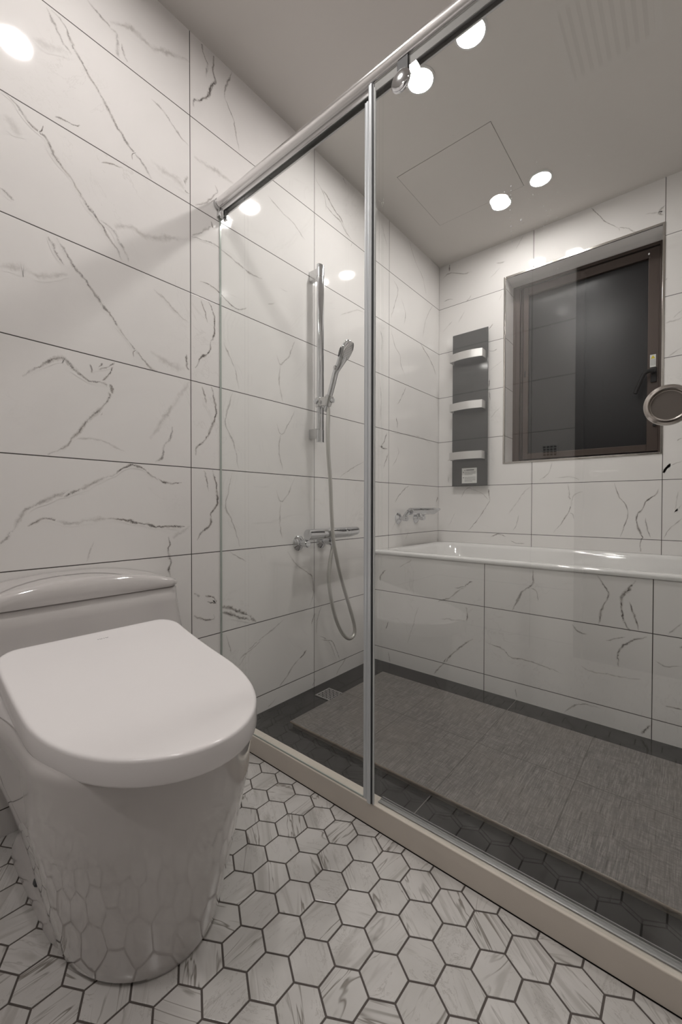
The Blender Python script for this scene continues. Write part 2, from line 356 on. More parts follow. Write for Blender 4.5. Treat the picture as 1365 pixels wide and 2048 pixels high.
#VEINS_BEGIN
VEINS = [
('L',0.5,0.016,0.1,[(92.6,15.0),(107.6,45.0),(120.1,77.6),(142.6,110.1)]),
('L',0.65,0.016,0.1,[(102.6,20.0),(125.1,45.0),(145.1,90.1),(165.1,125.1),(175.1,145.1),(195.1,180.1),(215.2,215.2),(235.2,255.2),(260.2,295.2),(285.2,325.2),(302.7,357.8)]),
('L',0.95,0.006,0,[(272.7,306.2),(266.7,310.2),(265.2,320.2)]),
('L',0.6,0.015,0.1,[(175.1,0.0),(200.2,30.0),(220.2,55.0),(237.7,80.1),(247.7,105.1),(255.2,124.1)]),
('L',0.5,0.018,0.3,[(220.2,55.0),(232.7,67.6),(235.2,100.1),(240.2,117.6)]),
('L',0.5,0.026,0.7,[(220.2,45.0),(260.2,55.0),(290.2,82.6),(310.2,97.6),(350.3,110.1),(377.8,122.6)]),
('L',0.3,0.026,0.9,[(65.0,75.1),(100.1,95.1),(135.1,102.6)]),
('L',0.6,0.012,0.1,[(400.3,77.6),(407.8,110.1),(415.3,130.1),(412.8,155.1)]),
('L',1,0.016,0,[(417.8,95.1),(427.8,115.1),(425.3,140.1),(431.3,165.1),(420.3,177.6),(415.3,190.1),(397.8,200.2),(387.8,197.6),(386.3,212.7)]),
('L',0.65,0.011,0.1,[(465.3,140.1),(455.3,165.1),(448.8,187.6),(452.8,205.2),(465.3,235.2),(470.4,260.2),(477.9,300.2)]),
('L',0.5,0.014,0.3,[(302.7,197.6),(325.2,220.2),(345.3,250.2),(360.3,272.7),(377.8,292.7)]),
('L',0.45,0.026,0.7,[(387.8,312.7),(415.3,332.7),(440.3,347.8),(467.9,367.8)]),
('L',0.7,0.014,0,[(375.3,352.8),(367.8,370.3),(372.8,385.3),(380.3,387.8)]),
('L',0.35,0.034,0.8,[(300.2,320.2),(325.2,340.3),(350.3,355.3),(370.3,380.3)]),
('L',0.75,0.015,0.1,[(2.5,180.1),(30.0,205.2),(52.5,240.2),(75.1,262.7),(90.1,275.2),(102.6,300.2),(120.1,327.7),(145.1,360.3),(165.1,395.3),(187.6,430.3),(205.2,455.3),(215.2,475.4),(235.2,500.4),(245.2,522.9)]),
('L',1,0.005,0,[(76.1,263.7),(82.6,257.7),(86.1,251.2)]),
('L',0.9,0.005,0,[(80.1,264.2),(84.1,270.2)]),
('L',0.6,0.014,0.2,[(200.2,440.3),(225.2,460.3),(235.2,480.4),(250.2,505.4),(257.7,522.9)]),
('L',0.45,0.028,0.8,[(220.2,455.3),(260.2,452.8),(290.2,470.4),(320.2,475.4),(377.8,477.9)]),
('L',0.75,0.01,0,[(110.1,234.2),(130.1,240.2),(145.1,247.7),(160.1,250.2)]),
('L',0.75,0.01,0,[(202.7,325.2),(220.2,327.7),(232.7,332.7),(245.2,335.3)]),
('L',0.6,0.012,0.2,[(0.0,375.3),(15.0,390.3),(27.5,401.8)]),
('L',0.3,0.028,0.9,[(10.0,227.7),(25.0,250.2),(37.5,275.2)]),
('L',0.6,0.014,0.1,[(97.6,472.9),(107.6,492.9),(117.6,515.4),(127.6,530.4)]),
('L',0.7,0.015,0.1,[(112.6,475.4),(130.1,505.4),(150.1,535.4),(175.1,565.4),(200.2,603.0),(220.2,630.5),(240.2,660.5),(257.7,683.0)]),
('L',0.7,0.013,0.1,[(256.2,682.0),(272.7,703.0),(287.7,723.0),(302.7,738.0),(315.2,742.0)]),
('L',1,0.006,0,[(274.2,700.0),(268.2,705.0),(267.2,714.0)]),
('L',0.35,0.034,0.8,[(300.2,703.0),(340.3,728.0),(370.3,738.0)]),
('L',0.8,0.014,0,[(372.8,708.0),(372.8,733.0),(378.8,740.5)]),
('L',0.45,0.028,0.8,[(0.0,532.9),(40.0,532.9),(75.1,550.4),(100.1,552.9),(135.1,547.9)]),
('L',0.5,0.014,0.3,[(307.7,577.9),(330.2,597.9),(350.3,620.5),(365.3,638.0),(377.8,645.5)]),
('L',0.8,0.011,0,[(400.3,562.9),(420.3,570.4),(435.3,582.9),(460.3,608.0),(475.4,618.0),(492.9,615.5)]),
('L',0.65,0.013,0.1,[(382.8,472.9),(425.3,487.9),(450.3,505.4),(475.4,525.4),(500.4,547.9),(525.4,557.9)]),
('L',1,0.012,0,[(422.8,442.8),(426.3,456.3)]),
('L',0.5,0.012,0.3,[(422.8,452.8),(405.3,462.8),(384.3,471.4)]),
('L',0.6,0.014,0.2,[(390.3,410.3),(415.3,405.3),(432.8,385.3),(430.3,370.3)]),
('L',0.4,0.009,0.2,[(560.4,575.4),(575.4,582.9)]),
('L',0.4,0.009,0.2,[(535.4,608.0),(550.4,605.5)]),
('L',0.7,0.011,0.1,[(402.8,600.5),(410.3,625.5),(415.3,645.5)]),
('L',1,0.014,0,[(417.8,603.0),(427.8,625.5),(429.3,665.5),(421.3,681.5)]),
('L',1,0.014,0,[(421.8,683.0),(417.8,703.0),(400.3,718.0),(390.3,735.5)]),
('L',0.7,0.012,0.1,[(405.3,773.1),(410.3,793.1),(412.8,808.1)]),
('L',1,0.015,0,[(422.8,773.1),(427.8,793.1),(431.3,833.1),(422.8,858.1),(410.3,878.1),(392.8,895.7),(391.8,910.7)]),
('L',0.7,0.012,0.1,[(407.8,940.7),(415.3,963.2),(417.8,983.2)]),
('L',1,0.015,0,[(425.3,940.7),(431.3,963.2),(435.3,1003.2),(422.8,1028.3),(420.3,1048.3),(400.3,1068.3),(393.8,1080.8)]),
('L',0.55,0.011,0.2,[(447.8,683.0),(460.3,713.0),(470.4,738.0),(477.9,778.1)]),
('L',0.6,0.011,0.2,[(465.3,785.6),(450.3,843.1),(460.3,868.1),(470.4,893.2),(477.9,938.2)]),
('L',0.6,0.011,0.2,[(465.3,945.7),(451.8,1008.2),(462.8,1038.3),(472.9,1063.3),(480.4,1093.3)]),
('L',0.55,0.011,0.2,[(590.4,683.0),(576.9,713.0),(561.4,730.5),(552.9,708.0)]),
('L',0.55,0.011,0.2,[(561.4,730.5),(558.9,765.6),(565.4,803.1)]),
('L',0.55,0.011,0.2,[(590.2,820.6),(576.9,850.6),(561.4,868.1),(552.9,845.6)]),
('L',0.55,0.011,0.2,[(561.4,868.1),(558.9,903.2),(565.4,940.7)]),
('L',0.55,0.011,0.2,[(589.8,955.7),(576.9,985.7),(561.4,1003.2),(552.9,980.7)]),
('L',0.55,0.011,0.2,[(561.4,1003.2),(558.9,1038.3),(565.4,1075.8)]),
('L',0.5,0.011,0.2,[(535.4,390.3),(565.4,425.3),(590.4,450.3),(610.5,480.4)]),
('L',0.5,0.011,0.1,[(460.3,1103.3),(480.4,1115.8),(492.9,1123.3)]),
('L',0.6,0.012,0.1,[(575.4,1103.3),(587.9,1123.3),(608.0,1140.8),(623.0,1153.4),(628.0,1178.4),(620.5,1213.4)]),
('L',0.6,0.014,0.1,[(387.8,1185.9),(400.3,1193.4)]),
('L',0.9,0.016,0,[(410.3,1190.9),(425.3,1193.4),(431.3,1205.9),(414.3,1203.4)]),
('L',1,0.026,0,[(442.8,1213.4),(465.3,1218.4),(490.4,1228.4),(512.9,1243.4)]),
('L',0.9,0.02,0,[(442.8,1224.4),(465.3,1230.9),(500.4,1240.9)]),
('L',0.75,0.012,0,[(387.8,1230.9),(405.3,1238.4),(427.8,1238.4),(427.8,1228.4)]),
('L',0.5,0.01,0.2,[(452.8,1270.9),(462.8,1308.5)]),
('L',0.5,0.011,0.2,[(567.9,1238.4),(540.4,1263.4),(505.4,1293.5),(477.9,1331.0)]),
('L',0.9,0.01,0,[(630.5,1225.9),(623.0,1248.4)]),
('L',0.5,0.01,0.1,[(643.0,1213.4),(635.5,1238.4),(633.0,1268.4)]),
('L',0.6,0.01,0.1,[(638.0,1270.9),(655.5,1280.9),(665.5,1298.5),(673.0,1318.5)]),
('L',0.8,0.015,0.1,[(45.0,753.1),(75.1,735.5),(100.1,720.5),(122.6,713.0),(137.6,720.5),(155.1,743.0),(175.1,758.1),(200.2,765.6),(220.2,778.1),(215.2,798.1),(200.2,818.1),(170.1,845.6),(150.1,873.1),(130.1,893.2),(95.1,909.2)]),
('L',1,0.02,0,[(221.7,768.1),(224.2,788.1)]),
('L',0.7,0.009,0,[(180.1,728.0),(182.6,745.5)]),
('L',0.9,0.009,0,[(206.2,727.0),(199.1,733.0),(198.1,740.5)]),
('L',0.9,0.01,0,[(198.1,739.0),(215.2,733.0),(230.2,725.5)]),
('L',0.9,0.01,0,[(228.2,727.0),(218.7,747.0),(202.7,763.1)]),
('L',0.7,0.02,0.2,[(200.2,814.1),(170.1,844.1),(150.1,872.1),(131.1,892.2)]),
('L',0.7,0.012,0.2,[(200.2,818.1),(202.7,830.6)]),
('L',0.4,0.012,0.5,[(150.1,878.1),(180.1,878.1),(210.2,883.2),(250.2,902.2)]),
('L',0.45,0.026,0.8,[(380.3,763.1),(360.3,793.1),(345.3,813.1),(320.2,848.1),(300.2,878.1)]),
('L',0.65,0.013,0.1,[(345.3,853.1),(342.8,873.1),(330.2,893.2),(325.2,913.2),(310.2,923.2)]),
('L',0.5,0.016,0.3,[(0.0,1088.3),(20.0,1068.3),(50.0,1023.3),(100.1,998.2),(140.1,985.7),(165.1,975.7),(200.2,960.7),(235.2,945.7)]),
('L',0.9,0.016,0,[(127.6,993.2),(142.6,985.7),(162.6,977.2)]),
('L',1,0.014,0,[(232.7,948.2),(250.2,935.7),(265.2,930.7),(292.7,941.7)]),
('L',0.55,0.011,0.2,[(290.2,940.7),(310.2,953.2),(325.2,963.2)]),
('L',1,0.011,0,[(316.2,955.7),(330.2,964.2),(345.3,968.2),(364.3,965.7)]),
('L',0.8,0.012,0,[(55.0,1052.3),(85.1,1039.3),(110.1,1040.8),(125.1,1044.3)]),
('L',0.4,0.02,0.5,[(110.1,1041.3),(140.1,1045.8),(175.1,1040.8),(215.2,1037.3)]),
('L',0.95,0.015,0,[(215.2,1037.3),(250.2,1040.8),(280.2,1045.8),(310.2,1052.3),(350.3,1052.3),(382.8,1050.8)]),
('L',0.4,0.02,0.5,[(382.8,1050.8),(360.3,1065.8),(345.3,1075.8)]),
('L',1,0.015,0,[(337.8,1073.3),(340.3,1088.3),(336.3,1100.8),(340.3,1123.3),(337.8,1138.3),(341.8,1153.4)]),
('L',0.3,0.009,0.3,[(187.6,1083.3),(172.6,1123.3)]),
('L',0.6,0.014,0.2,[(0.0,1088.3),(15.0,1070.8),(21.0,1063.3)]),
('L',0.9,0.014,0,[(641.8,376.0),(654.9,393.6),(669.6,420.0),(681.3,437.5),(690.1,458.1),(703.3,480.0)]),
('L',0.7,0.012,0.1,[(652.0,411.2),(663.7,425.8),(681.3,443.4),(690.1,459.5)]),
('L',0.5,0.009,0.2,[(672.5,337.9),(684.2,352.6),(693.0,370.1)]),
('L',0.5,0.009,0.3,[(630.0,352.6),(634.4,364.3),(649.1,390.7),(652.6,420.0)]),
('L',0.45,0.008,0.2,[(701.8,493.2),(707.7,481.5)]),
('L',0.8,0.01,0,[(681.0,437.8),(689.5,460.3),(702.0,477.9)]),
('L',0.4,0.009,0.3,[(762.8,445.2),(775.3,495.4)]),
('L',0.5,0.01,0.2,[(818.0,477.9),(830.5,520.5),(845.6,555.6),(853.1,590.8)]),
('L',0.5,0.008,0.2,[(878.2,525.5),(880.7,550.6)]),
('L',0.6,0.011,0.1,[(787.9,560.7),(796.4,580.7),(787.9,615.9),(782.9,635.9)]),
('L',0.5,0.009,0.2,[(802.9,595.8),(811.5,625.9),(808.0,651.0)]),
('L',0.5,0.009,0.2,[(865.7,610.8),(855.6,630.9),(850.6,646.0),(845.6,676.1)]),
('L',0.6,0.01,0.1,[(761.3,661.0),(765.3,681.1),(762.8,701.2)]),
('L',0.5,0.01,0.2,[(782.9,661.0),(790.4,691.1),(800.4,711.2),(802.9,731.3),(810.5,751.4)]),
('L',0.95,0.014,0,[(840.6,686.1),(853.1,706.2),(865.7,731.3),(872.2,748.8)]),
('L',0.7,0.01,0.1,[(813.0,773.9),(805.5,791.5),(795.4,809.1)]),
('L',0.95,0.011,0,[(792.9,834.2),(795.4,846.7),(794.4,856.7)]),
('L',0.4,0.013,0.5,[(780.4,866.8),(815.5,869.3),(845.6,876.8),(865.7,889.4)]),
('L',0.5,0.008,0.2,[(760.3,761.4),(762.8,806.6),(761.3,841.7)]),
('L',1,0.016,0,[(775.3,864.3),(769.3,881.8),(762.8,894.4),(775.3,896.9)]),
('L',0.8,0.012,0,[(776.4,906.9),(767.8,937.0)]),
('L',0.5,0.009,0.2,[(795.4,891.9),(797.9,906.9),(785.4,932.0)]),
('L',0.8,0.013,0.1,[(818.0,972.2),(800.4,987.2),(790.4,1004.8)]),
('L',0.95,0.016,0,[(877.2,989.7),(872.7,1004.8)]),
('L',0.5,0.01,0.2,[(730.2,922.0),(705.1,937.0),(680.0,954.6)]),
('L',0.4,0.01,0.4,[(680.0,630.9),(710.1,620.9),(730.2,625.9)]),
('L',0.5,0.009,0.2,[(800.4,1027.4),(787.9,1052.5),(782.9,1062.5)]),
('L',0.5,0.009,0.2,[(818.0,1062.5),(811.5,1079.1)]),
('B',0.65,0.013,0.1,[(885.8,558.2),(900.8,546.6),(925.9,548.1),(946.0,543.1)]),
('B',0.9,0.016,0,[(900.8,528.0),(898.8,543.1)]),
('B',0.5,0.014,0.2,[(993.6,525.5),(1011.2,523.0)]),
('B',0.4,0.009,0.3,[(1048.8,470.3),(1031.3,500.4)]),
('B',0.4,0.009,0.4,[(1001.2,535.6),(991.1,545.6),(981.1,555.6)]),
('B',0.75,0.009,0,[(1181.8,415.1),(1199.4,430.2),(1214.5,445.2),(1237.0,455.3),(1239.5,462.8)]),
('B',0.7,0.009,0,[(1237.0,455.3),(1252.1,456.3),(1272.2,462.8)]),
('B',0.6,0.016,0.1,[(1331.4,410.1),(1317.3,425.2),(1328.4,430.2)]),
('B',0.4,0.015,0.5,[(1292.2,427.7),(1317.3,425.2)]),
('B',0.35,0.018,0.8,[(1146.7,430.2),(1161.8,424.2),(1181.8,415.1)]),
('B',0.8,0.01,0,[(888.3,603.3),(900.8,598.3),(908.3,599.8)]),
('B',0.6,0.01,0.1,[(943.5,590.8),(933.4,603.3)]),
('B',0.4,0.008,0.3,[(1003.7,588.3),(998.7,600.8)]),
('B',0.4,0.009,0.3,[(905.8,641.0),(885.8,666.0)]),
('B',1,0.012,0,[(978.6,658.5),(981.6,653.5),(987.1,647.5)]),
('B',0.9,0.009,0,[(978.6,701.2),(986.1,701.2),(995.2,697.7)]),
('B',0.4,0.012,0.4,[(1006.2,721.2),(981.1,741.3)]),
('B',0.95,0.013,0,[(980.1,758.9),(978.1,773.9)]),
('B',0.6,0.009,0.1,[(980.1,781.5),(981.1,801.5)]),
('B',0.5,0.008,0.2,[(1001.2,814.1),(981.1,836.7)]),
('B',0.7,0.01,0.1,[(903.3,917.0),(895.8,922.0)]),
('B',0.95,0.009,0,[(896.8,952.1),(897.8,964.6)]),
('B',0.35,0.009,0.3,[(930.9,620.9),(915.9,646.0)]),
('B',0.7,0.009,0.1,[(1337.4,555.6),(1332.4,560.7)]),
('B',0.4,0.008,0.3,[(1347.4,635.9),(1365.0,620.9)]),
('B',0.45,0.012,0.4,[(1332.4,646.0),(1352.5,641.0),(1365.0,635.9)]),
('B',0.8,0.009,0,[(1365.0,876.8),(1355.0,881.8)]),
('B',0.5,0.009,0.2,[(1342.4,927.0),(1332.4,939.5),(1327.4,947.1)]),
('B',0.75,0.011,0,[(979.7,978.2),(978.2,988.2),(979.7,1000.7),(969.7,1018.3),(957.2,1038.3),(937.2,1060.8)]),
('B',0.9,0.013,0,[(978.2,978.2),(980.2,1001.7)]),
('B',0.55,0.01,0.1,[(922.2,995.7),(932.2,978.2),(942.2,976.7),(952.2,983.2)]),
('B',0.5,0.009,0.1,[(942.2,977.2),(962.2,985.7),(978.2,999.2)]),
('B',0.4,0.014,0.5,[(1062.3,973.2),(1047.3,985.7),(1032.3,1008.2),(1017.3,1028.3)]),
('B',0.55,0.009,0.1,[(1038.3,1030.8),(1033.3,1050.8),(1027.3,1060.8)]),
('B',0.75,0.011,0.1,[(1137.3,968.2),(1139.8,993.2),(1142.3,1013.2),(1132.3,1033.3),(1117.3,1053.3),(1107.3,1065.8)]),
('B',0.45,0.014,0.5,[(1142.3,1013.2),(1149.9,990.7),(1167.4,983.2)]),
('B',0.6,0.008,0.1,[(1139.8,1025.8),(1147.3,1028.3),(1149.4,1038.3)]),
('B',0.75,0.011,0,[(1229.9,965.7),(1239.9,993.2),(1249.9,1008.2),(1257.4,1028.3),(1247.4,1058.3),(1241.4,1073.3)]),
('B',1,0.015,0,[(1318.5,978.2),(1312.5,988.2),(1295.0,1000.7),(1285.0,1018.3),(1274.9,1030.8),(1277.4,1053.3),(1282.5,1068.3),(1287.5,1075.8),(1282.5,1083.3),(1282.5,1103.3)]),
('B',0.7,0.009,0.1,[(1292.5,1035.8),(1296.5,1058.3),(1302.5,1075.8)]),
('B',0.8,0.011,0,[(982.2,1074.3),(997.2,1068.3),(1012.2,1073.3)]),
('B',0.8,0.009,0,[(1021.3,1080.8),(1032.3,1085.8),(1049.8,1087.3)]),
('B',0.6,0.011,0.1,[(1104.8,925.7),(1097.3,945.7),(1079.8,960.7)]),
('B',0.4,0.009,0.3,[(1112.3,955.7),(1144.8,953.2),(1159.9,960.7)]),
('B',0.5,0.01,0.2,[(1365.0,1035.8),(1342.5,1055.8),(1327.5,1078.3)]),
('B',0.6,0.011,0.1,[(1342.5,928.2),(1335.0,937.2),(1327.5,945.7)]),
('B',0.4,0.009,0.3,[(1365.0,923.2),(1342.5,930.7)]),
('B',0.4,0.009,0.3,[(1365.0,695.5),(1337.5,713.0)]),
('B',0.4,0.009,0.4,[(912.2,1023.3),(897.2,1053.3)]),
('B',0.4,0.01,0.4,[(1357.5,983.2),(1352.5,1023.3),(1365.0,1008.2)]),
('A',1,0.018,0,[(761.1,1160.9),(763.6,1148.3),(773.1,1140.8)]),
('A',0.5,0.01,0.2,[(799.6,1134.3),(824.6,1119.3)]),
('A',1,0.018,0,[(945.7,1163.4),(932.2,1172.4),(921.2,1178.4)]),
('A',0.7,0.013,0.1,[(922.2,1178.4),(902.2,1193.4),(877.1,1203.4)]),
('A',0.55,0.009,0.1,[(932.2,1173.4),(909.7,1175.9)]),
('A',0.95,0.013,0,[(932.2,1214.4),(935.7,1228.4),(933.7,1242.4)]),
('A',0.45,0.012,0.3,[(929.7,1240.9),(882.2,1238.4)]),
('A',0.75,0.014,0.1,[(1067.3,1139.3),(1066.3,1163.4),(1059.8,1173.4),(1042.3,1188.4),(1024.8,1220.9)]),
('A',0.6,0.009,0.1,[(1062.3,1175.9),(1073.3,1183.4),(1077.3,1203.4)]),
('A',0.8,0.012,0,[(1194.9,1150.9),(1207.4,1168.4),(1217.4,1190.9),(1204.9,1213.4),(1197.4,1250.9)]),
('A',1,0.02,0,[(1274.9,1158.4),(1257.4,1178.4),(1243.4,1195.9),(1244.9,1223.4),(1249.9,1243.4),(1261.4,1262.4)]),
('A',0.8,0.011,0,[(1259.9,1203.4),(1267.4,1223.4),(1277.4,1260.9)]),
('A',0.6,0.009,0.1,[(1144.8,1248.4),(1157.4,1263.4),(1174.9,1269.4)]),
('A',0.9,0.014,0,[(1295.0,1273.4),(1267.4,1280.9),(1247.4,1293.5),(1237.4,1308.5),(1238.9,1333.5)]),
('A',0.6,0.009,0.1,[(1252.4,1274.4),(1212.4,1280.9)]),
('A',0.65,0.01,0.1,[(972.2,1283.5),(1002.2,1296.0),(1022.3,1313.5),(1052.3,1321.0),(1082.3,1328.5),(1127.3,1348.5)]),
('A',0.8,0.014,0,[(947.2,1278.4),(927.2,1291.0),(907.2,1306.0),(892.2,1323.5)]),
('A',0.6,0.012,0.1,[(892.2,1323.5),(879.6,1333.5),(867.1,1348.5)]),
('A',1,0.014,0,[(897.2,1314.5),(884.7,1329.5)]),
('A',0.4,0.009,0.3,[(837.1,1213.4),(827.1,1248.4),(814.6,1288.5)]),
('A',0.9,0.009,0,[(777.1,1243.4),(772.1,1257.4)]),
('A',0.5,0.009,0.2,[(1365.0,1245.9),(1337.5,1268.4)]),
('A',0.5,0.01,0.2,[(1310.0,1321.0),(1332.5,1333.5),(1365.0,1333.5)]),
('A',0.5,0.01,0.2,[(1162.4,1331.0),(1187.4,1343.5),(1227.4,1351.0),(1282.5,1358.5)]),
('A',0.45,0.01,0.3,[(782.1,1328.5),(777.1,1303.5)]),
('A',0.8,0.02,0,[(1365.0,1291.0),(1360.0,1296.0)]),
('A',1,0.014,0,[(1302.5,1451.1),(1292.5,1460.1),(1282.5,1467.1)]),
('A',0.9,0.011,0,[(1331.5,1412.5),(1347.5,1415.0),(1365.0,1419.0)]),
('A',0.55,0.009,0.1,[(1129.8,1424.0),(1162.4,1410.0),(1202.4,1417.5)]),
('A',0.6,0.01,0.1,[(1032.3,1377.5),(1034.8,1395.0)]),
('L',0.55,0.011,0.2,[(525.1,1280.0),(502.0,1299.8),(484.4,1313.0),(480.0,1319.6)]),
('L',1,0.015,0,[(614.1,1299.8),(605.3,1311.9),(598.7,1317.4)]),
('L',0.6,0.014,0.1,[(598.7,1317.4),(585.5,1332.7),(572.3,1354.7),(561.3,1370.1),(554.7,1376.7)]),
('L',0.8,0.009,0.1,[(631.2,1356.9),(622.9,1376.7)]),
('L',0.7,0.01,0.1,[(641.5,1280.0),(660.2,1281.1),(666.8,1286.6),(673.4,1299.8),(680.0,1317.4)]),
('L',0.5,0.011,0.2,[(694.3,1313.0),(684.4,1328.4),(669.0,1354.7)]),
('L',0.4,0.009,0.2,[(552.5,1396.5),(541.5,1407.5),(530.5,1420.7)])]
#VEINS_END
def add_veins(bm, lay, wall, ax, val, nrm, lo, hi):
    """ribbons lying on the tile face, 0.2 mm proud; they carry the print of each vein"""
    k = 0
    for w, st, wd, soft, P in VEINS:
        if w != wall: continue
        pts = [hit(*p, ax, val) for p in P]
        if len(pts) < 2: continue
        rr = random.Random(k * 13 + 5); c = catmull(pts, 10)
        length = sum((b - a).length for a, b in zip(c, c[1:])); m_ = max(6, int(length / .0045))
        acc = [0.0]                                   # even steps along the path
        for a, b in zip(c, c[1:]): acc.append(acc[-1] + (b - a).length)
        ev = []; q_ = 0
        for i in range(m_ + 1):
            t_ = length * i / m_
            while q_ < len(acc) - 2 and acc[q_ + 1] < t_: q_ += 1
            f_ = (t_ - acc[q_]) / max(1e-9, acc[q_ + 1] - acc[q_]); ev.append(c[q_].lerp(c[q_ + 1], min(1, f_)))
        off_ = [0.0] * (m_ + 1)
        for step, amp in ((9, .0026), (4, .0016), (2, .0010)):
            kn = [rr.uniform(-1, 1) for _ in range(m_ // step + 3)]
            for i in range(m_ + 1):
                u_ = i / step; off_[i] += amp * (kn[int(u_)] * (1 - u_ % 1) + kn[int(u_) + 1] * (u_ % 1))
        c = []
        for i, p in enumerate(ev):
            tg = ev[min(i + 1, m_)] - ev[max(i - 1, 0)]
            c.append(p + nrm.cross(tg.normalized()) * off_[i] * min(1, min(i, m_ - i) / 3 + .2))
        wn = [rr.uniform(.65, 1.35) for _ in range(m_ // 5 + 3)]
        n = len(c); L = []
        off = nrm * (.0002 + .00003 * (k % 9)); k += 1
        for i, p in enumerate(c):
            t = (c[min(i + 1, n - 1)] - c[max(i - 1, 0)])
            if t.length < 1e-7: t = Vector((0, 0, 1))
            s = nrm.cross(t.normalized())
            e = min(1.0, min(i, n - 1 - i) / (n * .22) + .12)
            hw = wd * .62 * (.55 + .45 * e) * (wn[i // 5] * (1 - i % 5 / 5) + wn[i // 5 + 1] * (i % 5 / 5))
            L.append((p + s * hw + off, p - s * hw + off, st * min(1, e + .15)))
        vs = []
        for a, b, s in L:
            ok = all(lo[j] <= q[j] <= hi[j] for q in (a, b) for j in range(3) if j != ax)
            vs.append((bm.verts.new(a), bm.verts.new(b), s, ok))
        for A, B in zip(vs, vs[1:]):
            if not (A[3] and B[3]): continue
            f = bm.faces.new((A[0], A[1], B[1], B[0])); f.material_index = 1
            f.normal_update()
            if f.normal.dot(nrm) < 0: f.normal_flip()
            for lp in f.loops:
                isA = lp.vert in (A[0], A[1]); left = lp.vert in (A[0], B[0])
                lp[lay] = (0.0 if left else 1.0, A[2] if isA else B[2], soft, 1)
        for q in vs:
            for v in q[:2]:
                if not v.link_faces: bm.verts.remove(v)

def quad(bm, pts, mi=0):
    f = bm.faces.new([bm.verts.new(p) for p in pts]); f.material_index = mi; return f

# ------------------------------------------------------------------ room shell
bm = bmesh.new(); lay = bm.loops.layers.float_color.new('vein')
box(bm, -.10, 0, YR - .12, .25, -.10, CEIL + .10)
add_veins(bm, lay, 'L', 0, 0.0, Vector((1, 0, 0)), (-1, YR, 0.005), (1, -.001, CEIL - .001))
structure(finish('wall_left', bm, M_LEFT, smooth=False, recalc=False), 'white marble-look tiled wall behind the toilet and shower bar', 'wall')

WX0, WX1, WZ0, WZ1 = .4245, 1.1892, 1.008 + DZ, 2.1245 + DZ
bm = bmesh.new(); lay = bm.loops.layers.float_color.new('vein')
box(bm, .0, WX0, 0, .25, -.1, CEIL + .1); box(bm, WX1, XR, 0, .25, -.1, CEIL + .1)
box(bm, WX0, WX1, 0, .25, -.1, WZ0); box(bm, WX0, WX1, 0, .25, WZ1, CEIL + .1)
add_veins(bm, lay, 'B', 1, 0.0, Vector((0, -1, 0)), (.001, -1, .4), (XR, 1, CEIL - .001))
structure(finish('wall_back', bm, M_BACK, smooth=False, recalc=False), 'white marble-look tiled wall with the window', 'wall')

bm = bmesh.new(); box(bm, XR, XR + .1, YR - .12, -1.70, -.1, CEIL + .1, 1); box(bm, XR, XR + .1, -1.70, .25, -.1, CEIL + .1, 0)
structure(finish('wall_right', bm, [M_LEFT[0], M_TAUPE], smooth=False))
DX0, DX1, DZ1 = .815, 1.60, 2.10
bm = bmesh.new()
box(bm, 0, DX0, YR - .1, YR, -.1, CEIL + .1); box(bm, DX1, XR, YR - .1, YR, -.1, CEIL + .1); box(bm, DX0, DX1, YR - .1, YR, DZ1, CEIL + .1)
structure(finish('wall_rear', bm, [M_BACK[0]], smooth=False))
# dark door in the rear wall
d = empty('door_1', (DX0, YR, 0)); structure(d)
bm = bmesh.new()
box(bm, DX0, DX1, YR - .07, YR - .035, .004, DZ1)
for z0, z1 in ((.15, .95), (1.08, 1.95)):
    box(bm, DX0 + .12, DX1 - .12, YR - .036, YR - .026, z0, z1)
finish('door_leaf', bm, M_DOOR, d, smooth=False, bevel=.004)
bm = bmesh.new()
box(bm, DX0 + .0005, DX0 + .04, YR - .034, YR + .008, 0.002, DZ1); box(bm, DX1 - .04, DX1 - .0005, YR - .034, YR + .008, 0.002, DZ1); box(bm, DX0 + .0405, DX1 - .0405, YR - .034, YR + .008, DZ1 - .04, DZ1 - .0005)
finish('door_frame', bm, M_DOOR, d, smooth=False)
bm = bmesh.new(); lathe(bm, (DX0 + .09, YR - .034, 1.0), (0, 1, 0), [(0, .026), (.012, .026), (.012, .01), (.045, .01)])
tube(bm, [(DX0 + .09, YR + .012, 1.0), (DX0 + .13, YR + .016, 1.0), (DX0 + .20, YR + .014, 1.0)], .008)
finish('door_handle', bm, M_CHROME2, d)

bm = bmesh.new(); box(bm, -.1, XR + .1, YR - .12, .25, CEIL, CEIL + .1)
structure(finish('ceiling', bm, M_CEIL, smooth=False), 'plain painted ceiling', 'ceiling')

# bath apron: tiled half wall under the bath rim
APT = .4975 + DZ
bm = bmesh.new(); lay = bm.loops.layers.float_color.new('vein')
box(bm, 0, XR, YA, YA + .012, 0, APT)
add_veins(bm, lay, 'A', 1, YA, Vector((0, -1, 0)), (.001, -1, .004), (XR, 0, APT - .002))
structure(finish('wall_bath', bm, M_APRON, smooth=False, recalc=False), 'white marble-look tiled apron under the bath', 'wall')

